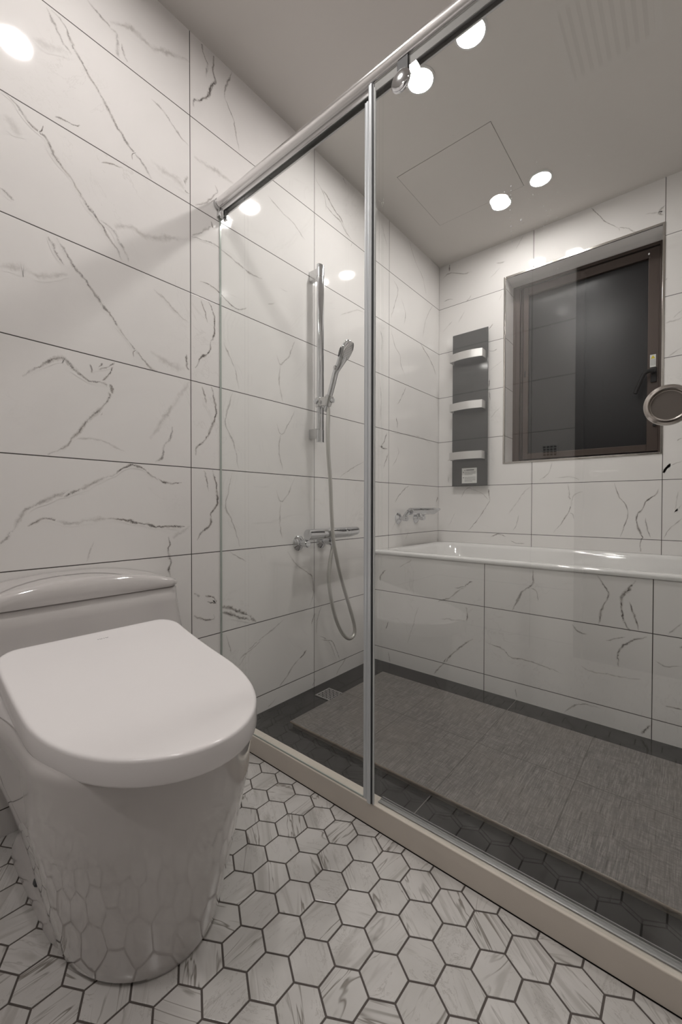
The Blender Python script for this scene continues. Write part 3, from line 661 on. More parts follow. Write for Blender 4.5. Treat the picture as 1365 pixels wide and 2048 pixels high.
# hexagon floor in front of the curb, one mesh: grout bed + bevelled hex tiles
FY1 = -1.6985
bm = bmesh.new(); hl = bm.loops.layers.float_vector.new('hexuv')
box(bm, 0, XR, YR, FY1, -.08, -.0012, 1)
P = .075; RO = P / math.sqrt(3); gap = .0036; ri = (P - gap) / math.sqrt(3)
hr = random.Random(3)
def clip(poly):
    for a, lim, sgn in ((0, .001, 1), (0, XR - .001, -1), (1, YR + .001, 1), (1, FY1 - .002, -1)):
        out = []
        for i in range(len(poly)):
            p = poly[i]; q = poly[(i + 1) % len(poly)]
            ip = (p[a] - lim) * sgn >= 0; iq = (q[a] - lim) * sgn >= 0
            if ip: out.append(p)
            if ip != iq:
                t = (lim - p[a]) / (q[a] - p[a]); out.append((p[0] + (q[0] - p[0]) * t, p[1] + (q[1] - p[1]) * t))
        poly = out
        if len(poly) < 3: return []
    return poly
for j in range(-3, 30):
    cy = -1.7183 - RO - j * P * math.sqrt(3) / 2
    for i in range(-15, 12):
        cx = 1.0055 + (i + (.5 if j % 2 else 0)) * P
        poly = clip([(cx + ri * math.sin(math.pi / 3 * k), cy + ri * math.cos(math.pi / 3 * k)) for k in range(6)])
        if not poly: continue
        area = abs(sum(a[0] * b[1] - b[0] * a[1] for a, b in zip(poly, poly[1:] + poly[:1]))) * .5
        if area < 2e-5: continue
        mx = sum(p[0] for p in poly) / len(poly); my = sum(p[1] for p in poly) / len(poly)
        rot = hr.choice([0, 0, 1, 2, 3]) * math.pi / 3 + hr.uniform(-.06, .06) + math.radians(hr.choice([35, 35, 95]))
        ox, oy = hr.uniform(0, 9), hr.uniform(0, 9)
        bot = [bm.verts.new((p[0], p[1], -.0012)) for p in poly]
        mid = [bm.verts.new((p[0], p[1], -.0004)) for p in poly]
        top = [bm.verts.new((mx + (p[0] - mx) * .975, my + (p[1] - my) * .975, 0)) for p in poly]
        fs = [bm.faces.new(top[::-1])]
        n = len(poly)
        for A, B in ((bot, mid), (mid, top)):
            for k in range(n): fs.append(bm.faces.new((A[k], B[k], B[(k + 1) % n], A[(k + 1) % n])))
        for f in fs:
            f.material_index = 0
            for lp in f.loops:
                x = lp.vert.co.x - cx; y = lp.vert.co.y - cy
                lp[hl] = (ox + x * math.cos(rot) - y * math.sin(rot), oy + x * math.sin(rot) + y * math.cos(rot), 0)
bmesh.ops.recalc_face_normals(bm, faces=bm.faces)
structure(finish('floor', bm, [M_HEX, M_GROUT], smooth=False, recalc=False), 'white hexagon marble tile floor with grey grout', 'floor')

# shower floor, polished dark stone
bm = bmesh.new(); box(bm, 0, XR, -1.6615, YA, -.08, 0)
structure(finish('floor', bm, M_DARKFLOOR, smooth=False), 'polished dark stone shower floor', 'floor')
bm = bmesh.new()
box(bm, .7385, .7405, -1.660, -1.497, .0, .0004); box(bm, .7385, .7405, -.905, YA - .001, .0, .0004)
structure(finish('trim_2', bm, M_SILL, smooth=False), 'pale joint line in the dark shower floor', 'joint')

# ------------------------------------------------------------------ downlights
def downlight(x, y, lm):
    t = empty('ceiling_downlight', (x, y, CEIL))
    bm = bmesh.new(); lathe(bm, (x, y, CEIL), (0, 0, -1), [(0, .0445), (0, .054), (.002, .054), (.004, .051), (.0045, .046), (.002, .0445), (0, .0445)], 48, cap=False)
    finish('trim_ring', bm, M_WHITE, t)
    bm = bmesh.new(); lathe(bm, (x, y, CEIL - .0005), (0, 0, -1), [(0, 0), (0, .0444), (.0015, .0444), (.0024, 0)], 48, cap=False)
    finish('lens', bm, lm, t)
    return t
G_ = 'ceiling downlights'
d0 = tag(downlight(.521, -.335, M_LAMP2), 'round white downlight over the bath, nearest the tiled corner', 'ceiling light', G_)
tag(copy_tree(d0, (.724, -.379, CEIL)), 'round white downlight over the bath, right-hand one seen beside the window', 'ceiling light', G_)
d1 = tag(downlight(.510, -1.165, M_LAMP), 'round white downlight over the shower floor, next to the door roller', 'ceiling light', G_)
for x, y, lb in [(.716, -1.195, 'round white downlight over the shower floor, partly behind the top rail'),
      (.490, -2.170, 'round white downlight over the toilet, mirrored in the left wall tiles'),
      (.521, -3.035, 'added downlight, unseen behind the camera, that lights the rear wall'),  # added lamp out of view, lifts the rear wall mirrored in the glass
      (1.400, -2.640, 'added unseen downlight that fills the open floor and curb front')]:  # extra unseen lamp, put in to brighten the curb front and hex floor
    tag(copy_tree(d1, (x, y, CEIL)), lb, 'ceiling light', G_)

# access hatch in the ceiling: thin shadow gap around a flush board
h = empty('ceiling_hatch', (.42, -.61, CEIL)); tag(h, 'square flush access hatch in the ceiling above the shower', 'hatch')
hx0, hx1, hy0, hy1 = .1965, .649, -.832, -.385
bm = bmesh.new(); box(bm, hx0 + .0012, hx1 - .0012, hy0 + .0012, hy1 - .0012, CEIL - .0012, CEIL)
finish('hatch_panel', bm, M_CEIL, h, smooth=False)
bm = bmesh.new(); g_ = .0006
box(bm, hx0 - g_, hx1 + g_, hy0 - g_, hy0 + g_, CEIL - .0006, CEIL); box(bm, hx0 - g_, hx1 + g_, hy1 - g_, hy1 + g_, CEIL - .0006, CEIL)
box(bm, hx0 - g_, hx0 + g_, hy0, hy1, CEIL - .0006, CEIL); box(bm, hx1 - g_, hx1 + g_, hy0, hy1, CEIL - .0006, CEIL)
finish('hatch_joint', bm, M_CEILJ, h, smooth=False)
# extractor grille, seen mirrored in the shower glass
v = empty('ceiling_vent', (1.07, -2.46, CEIL)); tag(v, 'white slatted ceiling vent mirrored faintly in the shower glass', 'vent')
bm = bmesh.new(); x0, x1, y0, y1 = .93, 1.21, -2.62, -2.30
box(bm, x0, x1, y0, y0 + .02, CEIL - .012, CEIL); box(bm, x0, x1, y1 - .02, y1, CEIL - .012, CEIL); box(bm, x0, x0 + .02, y0 + .02, y1 - .02, CEIL - .012, CEIL); box(bm, x1 - .02, x1, y0 + .02, y1 - .02, CEIL - .012, CEIL)
finish('vent_frame', bm, M_WHITE, v, smooth=False)
bm = bmesh.new()
for k in range(9):
    xx = x0 + .03 + k * .0268
    box(bm, xx, xx + .014, y0 + .02, y1 - .02, CEIL - .009, CEIL - .003)
finish('louvre', bm, M_CEIL, v, smooth=False)
bm = bmesh.new(); box(bm, x0 + .02, x1 - .02, y0 + .02, y1 - .02, CEIL - .0015, CEIL)
finish('vent_backing', bm, M_GREY, v, smooth=False)
# little wall grille mirrored in the window
v = empty('wall_vent', (.69, YR, 1.13)); tag(v, 'small white square grille low on the rear tiled wall', 'vent')
bm = bmesh.new(); box(bm, .65, .735, YR, YR + .008, 1.095, 1.165); finish('vent_frame', bm, M_WHITE, v, bevel=.002)
bm = bmesh.new()
for k in range(4):
    for q in range(4): box(bm, .658 + k * .018, .671 + k * .018, YR + .0081, YR + .0088, 1.103 + q * .0145, 1.113 + q * .0145)
finish('vent_slots', bm, M_BLACK, v, smooth=False)

# ------------------------------------------------------------------ window
w = empty('window_1', ((WX0 + WX1) / 2, 0, WZ0)); structure(w)
w['label'] = 'dark brown aluminium window with frosted pane above the bath'; 
# chrome outer trim (12 mm band standing 2 mm proud and turning into the reveal)
T = .012
def ring_y(bm, x0, x1, z0, z1, t, y0, y1, mi=0):
    box(bm, x0, x0 + t, y0, y1, z0, z1, mi); box(bm, x1 - t, x1, y0, y1, z0, z1, mi)
    box(bm, x0 + t, x1 - t, y0, y1, z0, z0 + t, mi); box(bm, x0 + t, x1 - t, y0, y1, z1 - t, z1, mi)
bm = bmesh.new(); ring_y(bm, WX0 - .0005, WX1 + .0005, WZ0 - .0005, WZ1 + .0005, .0105, -.0035, .006)
o = finish('trim_1', bm, M_STEEL, smooth=False, bevel=.0012); structure(o, 'polished steel edging around the window recess', 'window trim')
FYW = .140
bm = bmesh.new(); e0 = .010
x0, x1, z0, z1 = WX0 + e0, WX1 - e0, WZ0 + e0, WZ1 - e0
box(bm, x0 - .0098, x0,   .0061, .21, z0, z1); box(bm, x1, x1 + .0098,   .0061, .21, z0, z1)
box(bm, x0 - .0098, x1 + .0098,   .0061, .21, z0 - .0098, z0); box(bm, x0 - .0098, x1 + .0098,   .0061, .21, z1, z1 + .0098)
finish('reveal', bm, M_LEFT[0], w, smooth=False)
bm = bmesh.new(); ring_y(bm, x0 + .0002, x1 - .0002, z0 + .0002, z1 - .0002, .0158, FYW, FYW + .065)
box(bm, x0 + .016, x0 + .040, FYW, FYW + .065, z0 + .016, z1 - .016)
# inner stepped stops on the left side
box(bm, x0 + .0402, x0 + .047, FYW + .02, FYW + .058, z0 + .017, z1 - .017)
box(bm, x0 + .050, x0 + .054, FYW + .012, FYW + .058, z0 + .017, z1 - .017)
finish('window_frame', bm, M_BROWN, w, smooth=False, bevel=.0015)
sx0, sx1, sz0, sz1 = x0 + .060, x1 - .016, z0 + .0225, z1 - .0225
bm = bmesh.new()
box(bm, sx0, sx0 + .030, FYW + .004, FYW + .05, sz0, sz1); box(bm, sx1 - .048, sx1, FYW + .004, FYW + .05, sz0, sz1)
box(bm, sx0 + .030, sx1 - .048, FYW + .004, FYW + .05, sz0, sz0 + .036); box(bm, sx0 + .030, sx1 - .048, FYW + .004, FYW + .05, sz1 - .048, sz1)
sash = finish('sash', bm, M_BROWN, w, smooth=False, bevel=.0015)
bm = bmesh.new(); box(bm, sx0 + .0295, sx1 - .0475, FYW + .022, FYW + .028, sz0 + .0355, sz1 - .0475)
finish('pane', bm, M_PANE, sash, smooth=False)
# handle: escutcheon plate, spindle boss, cranked lever
bm = bmesh.new(); hx = 1.1425; hz = 1.4535 + DZ
box(bm, hx - .0125, hx + .0125, FYW - .006, FYW + .0038, hz - .058, hz + .018)
o = finish('window_handle', bm, M_BLACK, sash, bevel=.002); o['label'] = 'black lever handle'
bm = bmesh.new()
lathe(bm, (hx, FYW - .006, hz - .005), (0, -1, 0), [(0, .011), (.022, .0105), (.026, .008)], 24)
tube(bm, catmull([(hx, FYW - .026, hz - .005), (hx - .02, FYW - .032, hz - .006), (hx - .036, FYW - .034, hz - .014), (hx - .046, FYW - .034, hz - .035), (hx - .075, FYW - .034, hz - .112)], 6), .0098, 14)
finish('handle_lever', bm, M_BLACK, sash)
bm = bmesh.new(); lathe(bm, (1.148, FYW + .0035, 1.174 + DZ), (0, -1, 0), [(0, .008), (.010, .008), (.013, .005)], 20)
finish('latch_knob', bm, M_BLACK, sash)
bm = bmesh.new(); kx = x0 + .058
box(bm, sx0 + .008, sx0 + .016, FYW + .001, FYW + .0038, 1.548 + DZ, 1.584 + DZ)
finish('catch', bm, M_BLACK, sash, smooth=False)
# warning sticker above the handle: paper, yellow triangle, lines of tiny print
bm = bmesh.new(); sx, sz = 1.1385, 1.5085 + DZ
box(bm, sx - .0125, sx + .0125, FYW + .0030, FYW + .0036, sz - .033, sz + .031, 0)
tri = [bm.verts.new((sx - .010, FYW + .0028, sz + .010)), bm.verts.new((sx + .010, FYW + .0028, sz + .010)), bm.verts.new((sx, FYW + .0028, sz + .028))]
bm.faces.new(tri).material_index = 1
for c in range(3):
    for r_ in range(6): box(bm, sx - .009 + c * .0075, sx - .0055 + c * .0075, FYW + .0027, FYW + .0029, sz + .003 - r_ * .0052, sz + .0055 - r_ * .0052, 2)
o = finish('sticker', bm, [M_PAPER, M_YEL, M_INK], sash, smooth=False); o['label'] = 'white sticker with yellow warning triangle'

# ------------------------------------------------------------------ bathtub
def rrect(x0, x1, y0, y1, r, n=8):
    out = []
    for cx, cy, a0 in ((x1 - r, y1 - r, 0), (x0 + r, y1 - r, 90), (x0 + r, y0 + r, 180), (x1 - r, y0 + r, 270)):
        for k in range(n + 1):
            a = math.radians(a0 + 90 * k / n); out.append((cx + r * math.cos(a), cy + r * math.sin(a)))
    return out
TZ = .519 + DZ
bm = bmesh.new(); tx0, tx1, ty0, ty1 = .0015, XR - .0015, YA - .006, -.0015
def R3(z, ins, r, rr=None, dy=0):
    return [(p[0], p[1], z) for p in rrect(tx0 + ins[0], tx1 - ins[1], ty0 + ins[2], ty1 - ins[3], r)]
rings = [R3(APT + .0012, (0, 0, .012, 0), .006), R3(APT + .0012, (0, 0, .001, 0), .006), R3(APT + .006, (0, 0, 0, 0), .008), R3(TZ - .009, (0, 0, 0, 0), .008),
         R3(TZ - .002, (.002, .002, .004, 0.001), .012), R3(TZ, (.006, .006, .012, .003), .014),
         R3(TZ - .001, (.045, .045, .050, .040), .07), R3(TZ - .006, (.060, .06, .062, .05), .10), R3(TZ - .02, (.070, .07, .070, .057), .12),
         R3(TZ - .15, (.12, .095, .09, .075), .15), R3(TZ - .30, (.19, .12, .11, .095), .17), R3(TZ - .385, (.25, .15, .15, .135), .16), R3(TZ - .41, (.34, .22, .22, .2), .12)]
loft(bm, rings, cap0=False)
tag(finish('bathtub', bm, M_TUB, angle=50), 'white enamel bath with rounded rim dropped in behind the tiled apron', 'bathtub')

# ------------------------------------------------------------------ shower platform (raised linen-look tiles)
PX0, PX1, PY0, PY1, PZ = .162, XR - .03, -1.5015, -.892, .019
p = empty('shower_platform', ((PX0 + PX1) / 2, (PY0 + PY1) / 2, 0)); tag(p, 'raised grey linen-textured tile platform on the dark shower floor', 'shower platform')
bm = bmesh.new(); box(bm, PX0, PX1, PY0 + .004, PY1, PZ - .008, PZ)
finish('tile_top', bm, M_LINEN, p, smooth=False, bevel=.001)
bm = bmesh.new(); prof = [(PY0 + .0038, PZ - .0002)] + [(PY0 + .004 - .004 * math.sin(a), PZ - .0045 + .0043 * math.cos(a)) for a in [math.pi * k / 8 for k in range(1, 9)]] + [(PY0 + .0038, PZ - .009)]
extrude_prof(bm, prof, 'x', PX0, PX1); box(bm, PX0 + .01, PX1 - .01, PY0 + .006, PY1 - .004, 0.0002, PZ - .0082)
finish('platform_edge', bm, M_LINEDGE, p)

# drain grate
g0 = empty('drain_grate', (.106, -1.214, 0)); tag(g0, 'square perforated steel drain grate in the dark shower floor', 'drain')
bm = bmesh.new(); cx, cy, hs = .106, -1.214, .046
box(bm, cx - hs, cx + hs, cy - hs, cy + hs, 0.0002, .0035); finish('plate', bm, M_CHROME2, g0, bevel=.001)
bm = bmesh.new()
for i in range(7):
    for j in range(7):
        xx = cx - .033 + i * .011 + (.0 if j % 2 else .0); yy = cy - .033 + j * .011
        if (i + j) % 2 == 0: lathe(bm, (xx, yy, .0036), (0, 0, 1), [(0, .0042), (.0003, .0042)], 10)
        else: lathe(bm, (xx, yy, .0036), (0, 0, 1), [(0, .0026), (.0003, .0026)], 10)
finish('holes', bm, M_BLACK, g0, smooth=False)

# ------------------------------------------------------------------ curb
bm = bmesh.new(); box(bm, 0.0005, XR - .0005, -1.6985, -1.6615, 0, CURB)
tag(finish('shower_curb', bm, M_CURB, smooth=False, bevel=.002), 'low cream stone curb under the shower glass', 'curb')

# ------------------------------------------------------------------ fixed shower screen
RZ0, RZM, RZ1 = 1.779 + DZ, 1.803 + DZ, 1.8355 + DZ
YF = YG - .0132       # front face of the sliding door glass
s = empty('shower_screen', (.34, YG, CURB)); tag(s, 'fixed clear glass shower panel with chrome header rail and aluminium post', 'shower screen')
bm = bmesh.new(); box(bm, .004, .652, YG - .004, YG + .004, CURB + .0005, RZM - .006); finish('glass_panel', bm, M_GLASS, s, smooth=False)
def arc(cy, cz, r, a0, a1, n=14): return [(cy + r * math.cos(math.radians(a0 + (a1 - a0) * k / n)), cz + r * math.sin(math.radians(a0 + (a1 - a0) * k / n))) for k in range(n + 1)]
rc = (YG - .0095, RZ1 - .0160)
bm = bmesh.new()
prof = arc(rc[0], rc[1], .0160, 60, 262, 26) + [(YG - .0110, RZM), (YG + .010, RZM), (YG + .010, RZ1 - .004), (YG + .006, RZ1 - .0015)]
extrude_prof(bm, prof, 'x', .0145, XR - .0145); finish('header_rail', bm, M_RAIL, s, angle=30)
bm = bmesh.new(); box(bm, .0145, XR - .0145, YG - .0080, YG - .0062, RZM - .016, RZM - .0003)
box(bm, .0145, XR - .0145, YG + .0050, YG + .0100, RZM - .024, RZM - .0003)
finish('rail_track', bm, M_CHROME2, s, smooth=False, bevel=.0006)
bm = bmesh.new(); box(bm, .0145, XR - .0145, YG - .0061, YG - .0043, RZM - .006, RZM - .0003); finish('track_channel', bm, M_GASKET, s, smooth=False)
prof = arc(rc[0], rc[1], .0178, 50, 262, 24) + [(YG - .0135, RZ0 - .003), (YG + .012, RZ0 - .003), (YG + .012, RZ1 + .001)]
bm = bmesh.new(); extrude_prof(bm, prof, 'x', .0005, .014); finish('end_cap', bm, M_CHROME2, s, angle=30, bevel=.001)
bm = bmesh.new(); extrude_prof(bm, prof, 'x', XR - .014, XR - .0005); finish('end_cap', bm, M_CHROME2, s, angle=30, bevel=.001)
bm = bmesh.new(); box(bm, .0145, .034, YG - .0095, YG - .0045, RZ0 - .012, RZM - .017); box(bm, .0145, .034, YG + .0045, YG + .012, RZ0 - .016, RZM - .0245); finish('rail_bracket', bm, M_CHROME2, s, smooth=False, bevel=.001)
# thin wall channel + bottom bead
bm = bmesh.new(); box(bm, .0003, .0038, YG - .0030, YG + .0030, CURB + .0005, RZ0 - .0035); finish('wall_seal', bm, M_EDGE, s, smooth=False)
bm = bmesh.new(); box(bm, .004, .649, YG - .0062, YG - .0042, CURB + .0002, CURB + .004); finish('bottom_bead', bm, M_EDGE, s, smooth=False)
# aluminium post behind the door edge: ribbed extrusion
bm = bmesh.new()
prof = [(.6492, YG - .0050), (.6510, YG - .0062), (.6525, YG - .0050), (.6545, YG - .0050), (.6560, YG - .0066), (.6590, YG - .0066), (.6605, YG - .0052), (.6630, YG - .0052), (.6645, YG - .0066), (.6720, YG - .0066), (.6720, YG + .0055), (.6492, YG + .0055)]
extrude_prof(bm, prof, 'z', CURB + .0005, RZM - .026); finish('post', bm, M_ALU, s, angle=25)
# bottom guide track on the curb under the sliding door
bm = bmesh.new()
prof = [(-1.6835, CURB + .0003), (-1.6835, CURB + .003), (-1.681, CURB + .004), (-1.679, CURB + .0025), (-1.673, CURB + .0028), (-1.671, CURB + .005), (-1.6692, CURB + .005), (-1.6688, CURB + .0015), (-1.6658, CURB + .0015), (-1.6653, CURB + .006), (-1.6633, CURB + .006), (-1.6628, CURB + .0003)]
extrude_prof(bm, prof, 'x', .690, XR - .002); finish('bottom_track', bm, M_TRACK, s, angle=25)

# ------------------------------------------------------------------ sliding door
d = empty('sliding_door', (1.14, YF, CURB)); tag(d, 'clear glass sliding shower door hanging from the header rail with round pull', 'shower door')
dx0, dx1 = .6885, XR - .02
bm = bmesh.new(); box(bm, dx0, dx1, YF, YF + .006, CURB + .008, RZ0 - .002); finish('door_glass', bm, M_GLASS, d, smooth=False)
bm = bmesh.new(); prof = [(.6680, YF + .005), (.6680, YF - .002), (.6692, YF - .0032), (.6705, YF - .0022), (.6725, YF - .0022), (.6738, YF - .0034), (.6778, YF - .0034), (.6790, YF - .0022), (.6790, YF + .005)]
extrude_prof(bm, prof, 'z', CURB + .0015, RZM - .001); finish('door_stile', bm, M_ALU, d, angle=25)
bm = bmesh.new(); box(bm, .6792, .6843, YF + .000, YF + .005, CURB + .0015, RZM - .004); finish('door_gasket', bm, M_GASKET, d, smooth=False)
bm = bmesh.new(); box(bm, .6845, .6883, YF - .0005, YF + .004, CURB + .002, RZM - .014); finish('door_seal', bm, M_SEAL, d, smooth=False, bevel=.0008)
bm = bmesh.new()
for xx in (.7005, .7085, .7125): box(bm, xx, xx + .0012, YF - .0011, YF - .0003, CURB + .008, RZ0 - .004)
finish('seal_edge', bm, M_GLASS, d, smooth=False)
bm = bmesh.new(); box(bm, .6845, dx1, YF + .0012, YF + .0032, RZ0 + .0002, RZM - .001); finish('door_rail', bm, M_SATIN, d, smooth=False)
# hanging roller with domed cap
rx, rz = .766, 1.747 + DZ
bm = bmesh.new()
lathe(bm, (rx, YF - .0002, rz), (0, -1, 0), [(0, .020), (.003, .024), (.006, .0255), (.0085, .0255), (.0092, .0235), (.0108, .0235), (.0125, .021), (.0138, .014), (.0142, 0)], 48, cap=False)
o = finish('roller_cap', bm, M_CHROME, d, angle=40)
bm = bmesh.new(); box(bm, rx - .013, rx + .017, YF - .004, YF - .0004, rz + .016, RZM - .001); finish('roller_hanger', bm, M_BLACK, d, smooth=False, bevel=.001)
# recessed round finger pull
bm = bmesh.new(); kx, kz, R_ = 1.2655, .9145 + DZ, .0325
lathe(bm, (kx, YF - .0002, kz), (0, -1, 0), [(0, R_ * .99), (.003, R_), (.0065, R_ * .985), (.009, R_ * .88), (.0095, R_ * .80), (.0092, R_ * .77)], 64, cap=False)
o = finish('pull_rim', bm, M_STEEL, d, angle=25)
bm = bmesh.new(); lathe(bm, (kx, YF - .0002, kz), (0, -1, 0), [(.0092, R_ * .768), (.007, R_ * .755), (.002, R_ * .74), (.0012, R_ * .70), (.0012, 0)], 64, cap=False)
o = finish('pull_cup', bm, M_BRUSH, d, angle=25); o['label'] = 'spun nickel cup'
# water drops that ran down the door glass
bm = bmesh.new(); rd = random.Random(11)
def drop(px, py, r):
    q = hit(px, py, 1, YF - .0001)
    if q.x > dx1 - .01 or q.z > RZ0 - .02: return
    bmesh.ops.create_uvsphere(bm, u_segments=8, v_segments=6, radius=r, matrix=Matrix.Translation(q - Vector((0, .0002, 0))) @ Matrix.Diagonal((1, .35, 1.35, 1)))
for py in range(372, 486, 9): drop(1023 + rd.uniform(-2, 2), py + rd.uniform(-3, 3), rd.uniform(.0005, .0012))
for py in range(420, 480, 11): drop(1100 + rd.uniform(-6, 6), py, rd.uniform(.0004, .0008))
for _ in range(44): drop(rd.gauss(1080, 45), rd.gauss(410, 55), rd.uniform(.0003, .0007))
for _ in range(26): drop(rd.gauss(890, 50), rd.gauss(210, 60), rd.uniform(.0003, .0006))
drop(1043, 440, .0016); drop(1299, 508, .0012)
o = finish('water_drops', bm, M_DROP, d); o['kind'] = 'stuff'

# ------------------------------------------------------------------ towel warmer
t = empty('towel_warmer', (.23, -.03, .88 + DZ)); tag(t, 'dark glass wall panel with three curved aluminium towel bars', 'towel warmer')
px0, px1, pz0, pz1 = .116, .3455, .878 + DZ, 1.8435 + DZ
bm = bmesh.new(); box(bm, px0, px1, -.040, -.034, pz0, pz1); finish('panel', bm, M_PANEL, t, bevel=.0015)
bm = bmesh.new(); box(bm, px0 + .03, px1 - .03, -.0338, -.0005, pz0 + .05, pz1 - .05); finish('mounting', bm, M_BLACK, t, smooth=False)
def curved_bar(zc):
    bm = bmesh.new(); xa, xb = .1235, .3320; h = .0235
    n = 20; outer = []; inner = []
    for k in range(n + 1):
        u_ = k / n; x = xa + (xb - xa) * u_; b = -.098 - .020 * math.sin(math.pi * u_)
        outer.append((x, b)); inner.append((x, b + .0035))
    prof = outer + [(xb, -.0402), (xb - .0035, -.0402)] + [(min(max(q[0], xa + .0035), xb - .0035), q[1]) for q in inner[::-1]] + [(xa + .0035, -.0402), (xa, -.0402)]
    extrude_prof(bm, prof, 'z', zc - h, zc + h)
    return finish('towel_bar', bm, M_BAR, t, angle=30)
for zc in (1.7015 - .0235 + DZ, 1.376 - .006 + DZ, 1.064 + .001 + DZ): curved_bar(zc)
bm = bmesh.new(); lx0, lx1, lz0, lz1 = .183, .280, .8965 + DZ, .992 + DZ
box(bm, lx0, lx1, -.0406, -.0401, lz0, lz1, 0)
box(bm, lx0 + .028, lx1 - .018, -.0409, -.0407, lz1 - .016, lz1 - .010, 1)
v1 = [bm.verts.new((lx0 + .015, -.0408, lz1 - .017)), bm.verts.new((lx0 + .024, -.0408, lz1 - .017)), bm.verts.new((lx0 + .0195, -.0408, lz1 - .009))]; bm.faces.new(v1).material_index = 1
for k in range(8):
    zz = lz1 - .026 - k * .0085; 
    if k == 3: continue
    box(bm, lx0 + .018, lx1 - .008 - (.02 if k in (2, 7) else 0), -.0409, -.0407, zz, zz + .0022, 1)
for zz in (lz1 - .026, lz1 - .060): lathe(bm, (lx0 + .010, -.0407, zz), (0, -1, 0), [(0, .0035), (.0002, .0035)], 12, 1)
o = finish('instruction_label', bm, [M_PAPER, M_INK], t, smooth=False); o['label'] = 'white instruction sticker'

# ------------------------------------------------------------------ shower slide bar
t = empty('shower_slide_bar', (0, -1.2245, 1.1)); tag(t, 'tall vertical chrome slide bar on the tiled wall holding the hand shower', 'shower bar')
def oval(cx, cy, rx, ry, n=28, pw=2.6):
    out = []
    for k in range(n):
        a = 2 * math.pi * k / n; c, s_ = math.cos(a), math.sin(a)
        out.append((cx + rx * math.copysign(abs(c) ** (2 / pw), c), cy + ry * math.copysign(abs(s_) ** (2 / pw), s_)))
    return out
BX, BY = .058, -1.2245
zb0, zb1 = 1.029 + DZ, 1.794 + DZ
bm = bmesh.new(); extrude_prof(bm, oval(BX, BY, .011, .0178), 'z', zb0 + .056, zb1 - .052); finish('bar', bm, M_CHROME, t)
for nm, a, b in (('lower', zb0, zb0 + .055), ('upper', zb1 - .051, zb1)):
    bm = bmesh.new(); extrude_prof(bm, oval(BX, BY, .0118, .0187), 'z', a, b)
    zc = 1.0690 + DZ if nm == 'lower' else 1.7600 + DZ
    finish('bar_sleeve', bm, M_CHROME, t, bevel=.0008)
    bm = bmesh.new(); box(bm, .0005, BX - .0100, BY - .012, BY + .012, zc - .021, zc + .021)
    finish('wall_bracket', bm, M_CHROME2, t, bevel=.002)
# slider with two knobs
q = hit(660, 804, 0, .095); SZ = q.z
bm = bmesh.new()
extrude_prof(bm, oval(BX, BY, .0165, .0235), 'z', SZ - .022, SZ + .018)
finish('slider', bm, M_CHROME2, t, bevel=.002)
bm = bmesh.new()
loft(bm, [[(BX + .012, BY - .016, SZ - .019), (BX + .012, BY + .014, SZ - .019), (BX + .012, BY + .014, SZ + .016), (BX + .012, BY - .016, SZ + .016)],
          [(BX + .045, BY - .017, SZ - .021), (BX + .045, BY + .014, SZ - .021), (BX + .045, BY + .014, SZ + .016), (BX + .045, BY - .017, SZ + .016)]])
HB = Vector((BX + .048, BY, SZ))
tilt = Vector((.34, .02, 1)).normalized()
lathe(bm, HB - tilt * .024, tilt, [(0, .0135), (.002, .0165), (.044, .0175), (.046, .0150)], 28)
sl = finish('holder_arm', bm, M_CHROME2, t)
bm = bmesh.new(); lathe(bm, (BX - .002, BY - .022, SZ), (0, -1, 0), [(0, .011), (.008, .011), (.010, .0075), (.010, 0)], 24); finish('slider_knob', bm, M_CHROME, t)
bm = bmesh.new(); lathe(bm, (HB.x + .016, HB.y, SZ - .002), (1, .25, 0), [(0, .009), (.004, .011), (.010, .011), (.012, .009), (.012, 0)], 24); finish('slider_knob', bm, M_CHROME, t)

# hand shower
hs = empty('hand_shower', HB); tag(hs, 'chrome hand shower tilted in the slide bar holder with hanging metal hose', 'hand shower')
bm = bmesh.new()
yc = HB.y
axis_pts = [HB - tilt * .030, HB + tilt * .02, HB + tilt * .078, HB + tilt * .122]
e = axis_pts[-1]
axis_pts += [e + Vector((.020, .002, .027)), e + Vector((.036, .003, .052)), e + Vector((.054, .004, .083)), e + Vector((.066, .005, .107)), e + Vector((.070, .005, .116))]
rad = [(.0100, .0100), (.0118, .0118), (.0125, .0125), (.0125, .0130), (.0135, .0180), (.0150, .026), (.0130, .031), (.0090, .024), (.003, .010)]
path = catmull(axis_pts, 6); n = len(path); rings = []
for i, p_ in enumerate(path):
    t_ = (path[min(i + 1, n - 1)] - path[max(i - 1, 0)]).normalized()
    f = i / (n - 1) * (len(rad) - 1); k = min(int(f), len(rad) - 2); w_ = f - k
    ra = rad[k][0] * (1 - w_) + rad[k + 1][0] * w_; rb = rad[k][1] * (1 - w_) + rad[k + 1][1] * w_
    b_ = Vector((0, 1, 0)); a_ = t_.cross(b_).normalized(); b_ = a_.cross(t_).normalized()
    rings.append([p_ + a_ * ra * math.cos(2 * math.pi * m_ / 28) + b_ * rb * math.sin(2 * math.pi * m_ / 28) for m_ in range(28)])
loft(bm, rings); finish('handle', bm, M_CHROME, hs, angle=50)
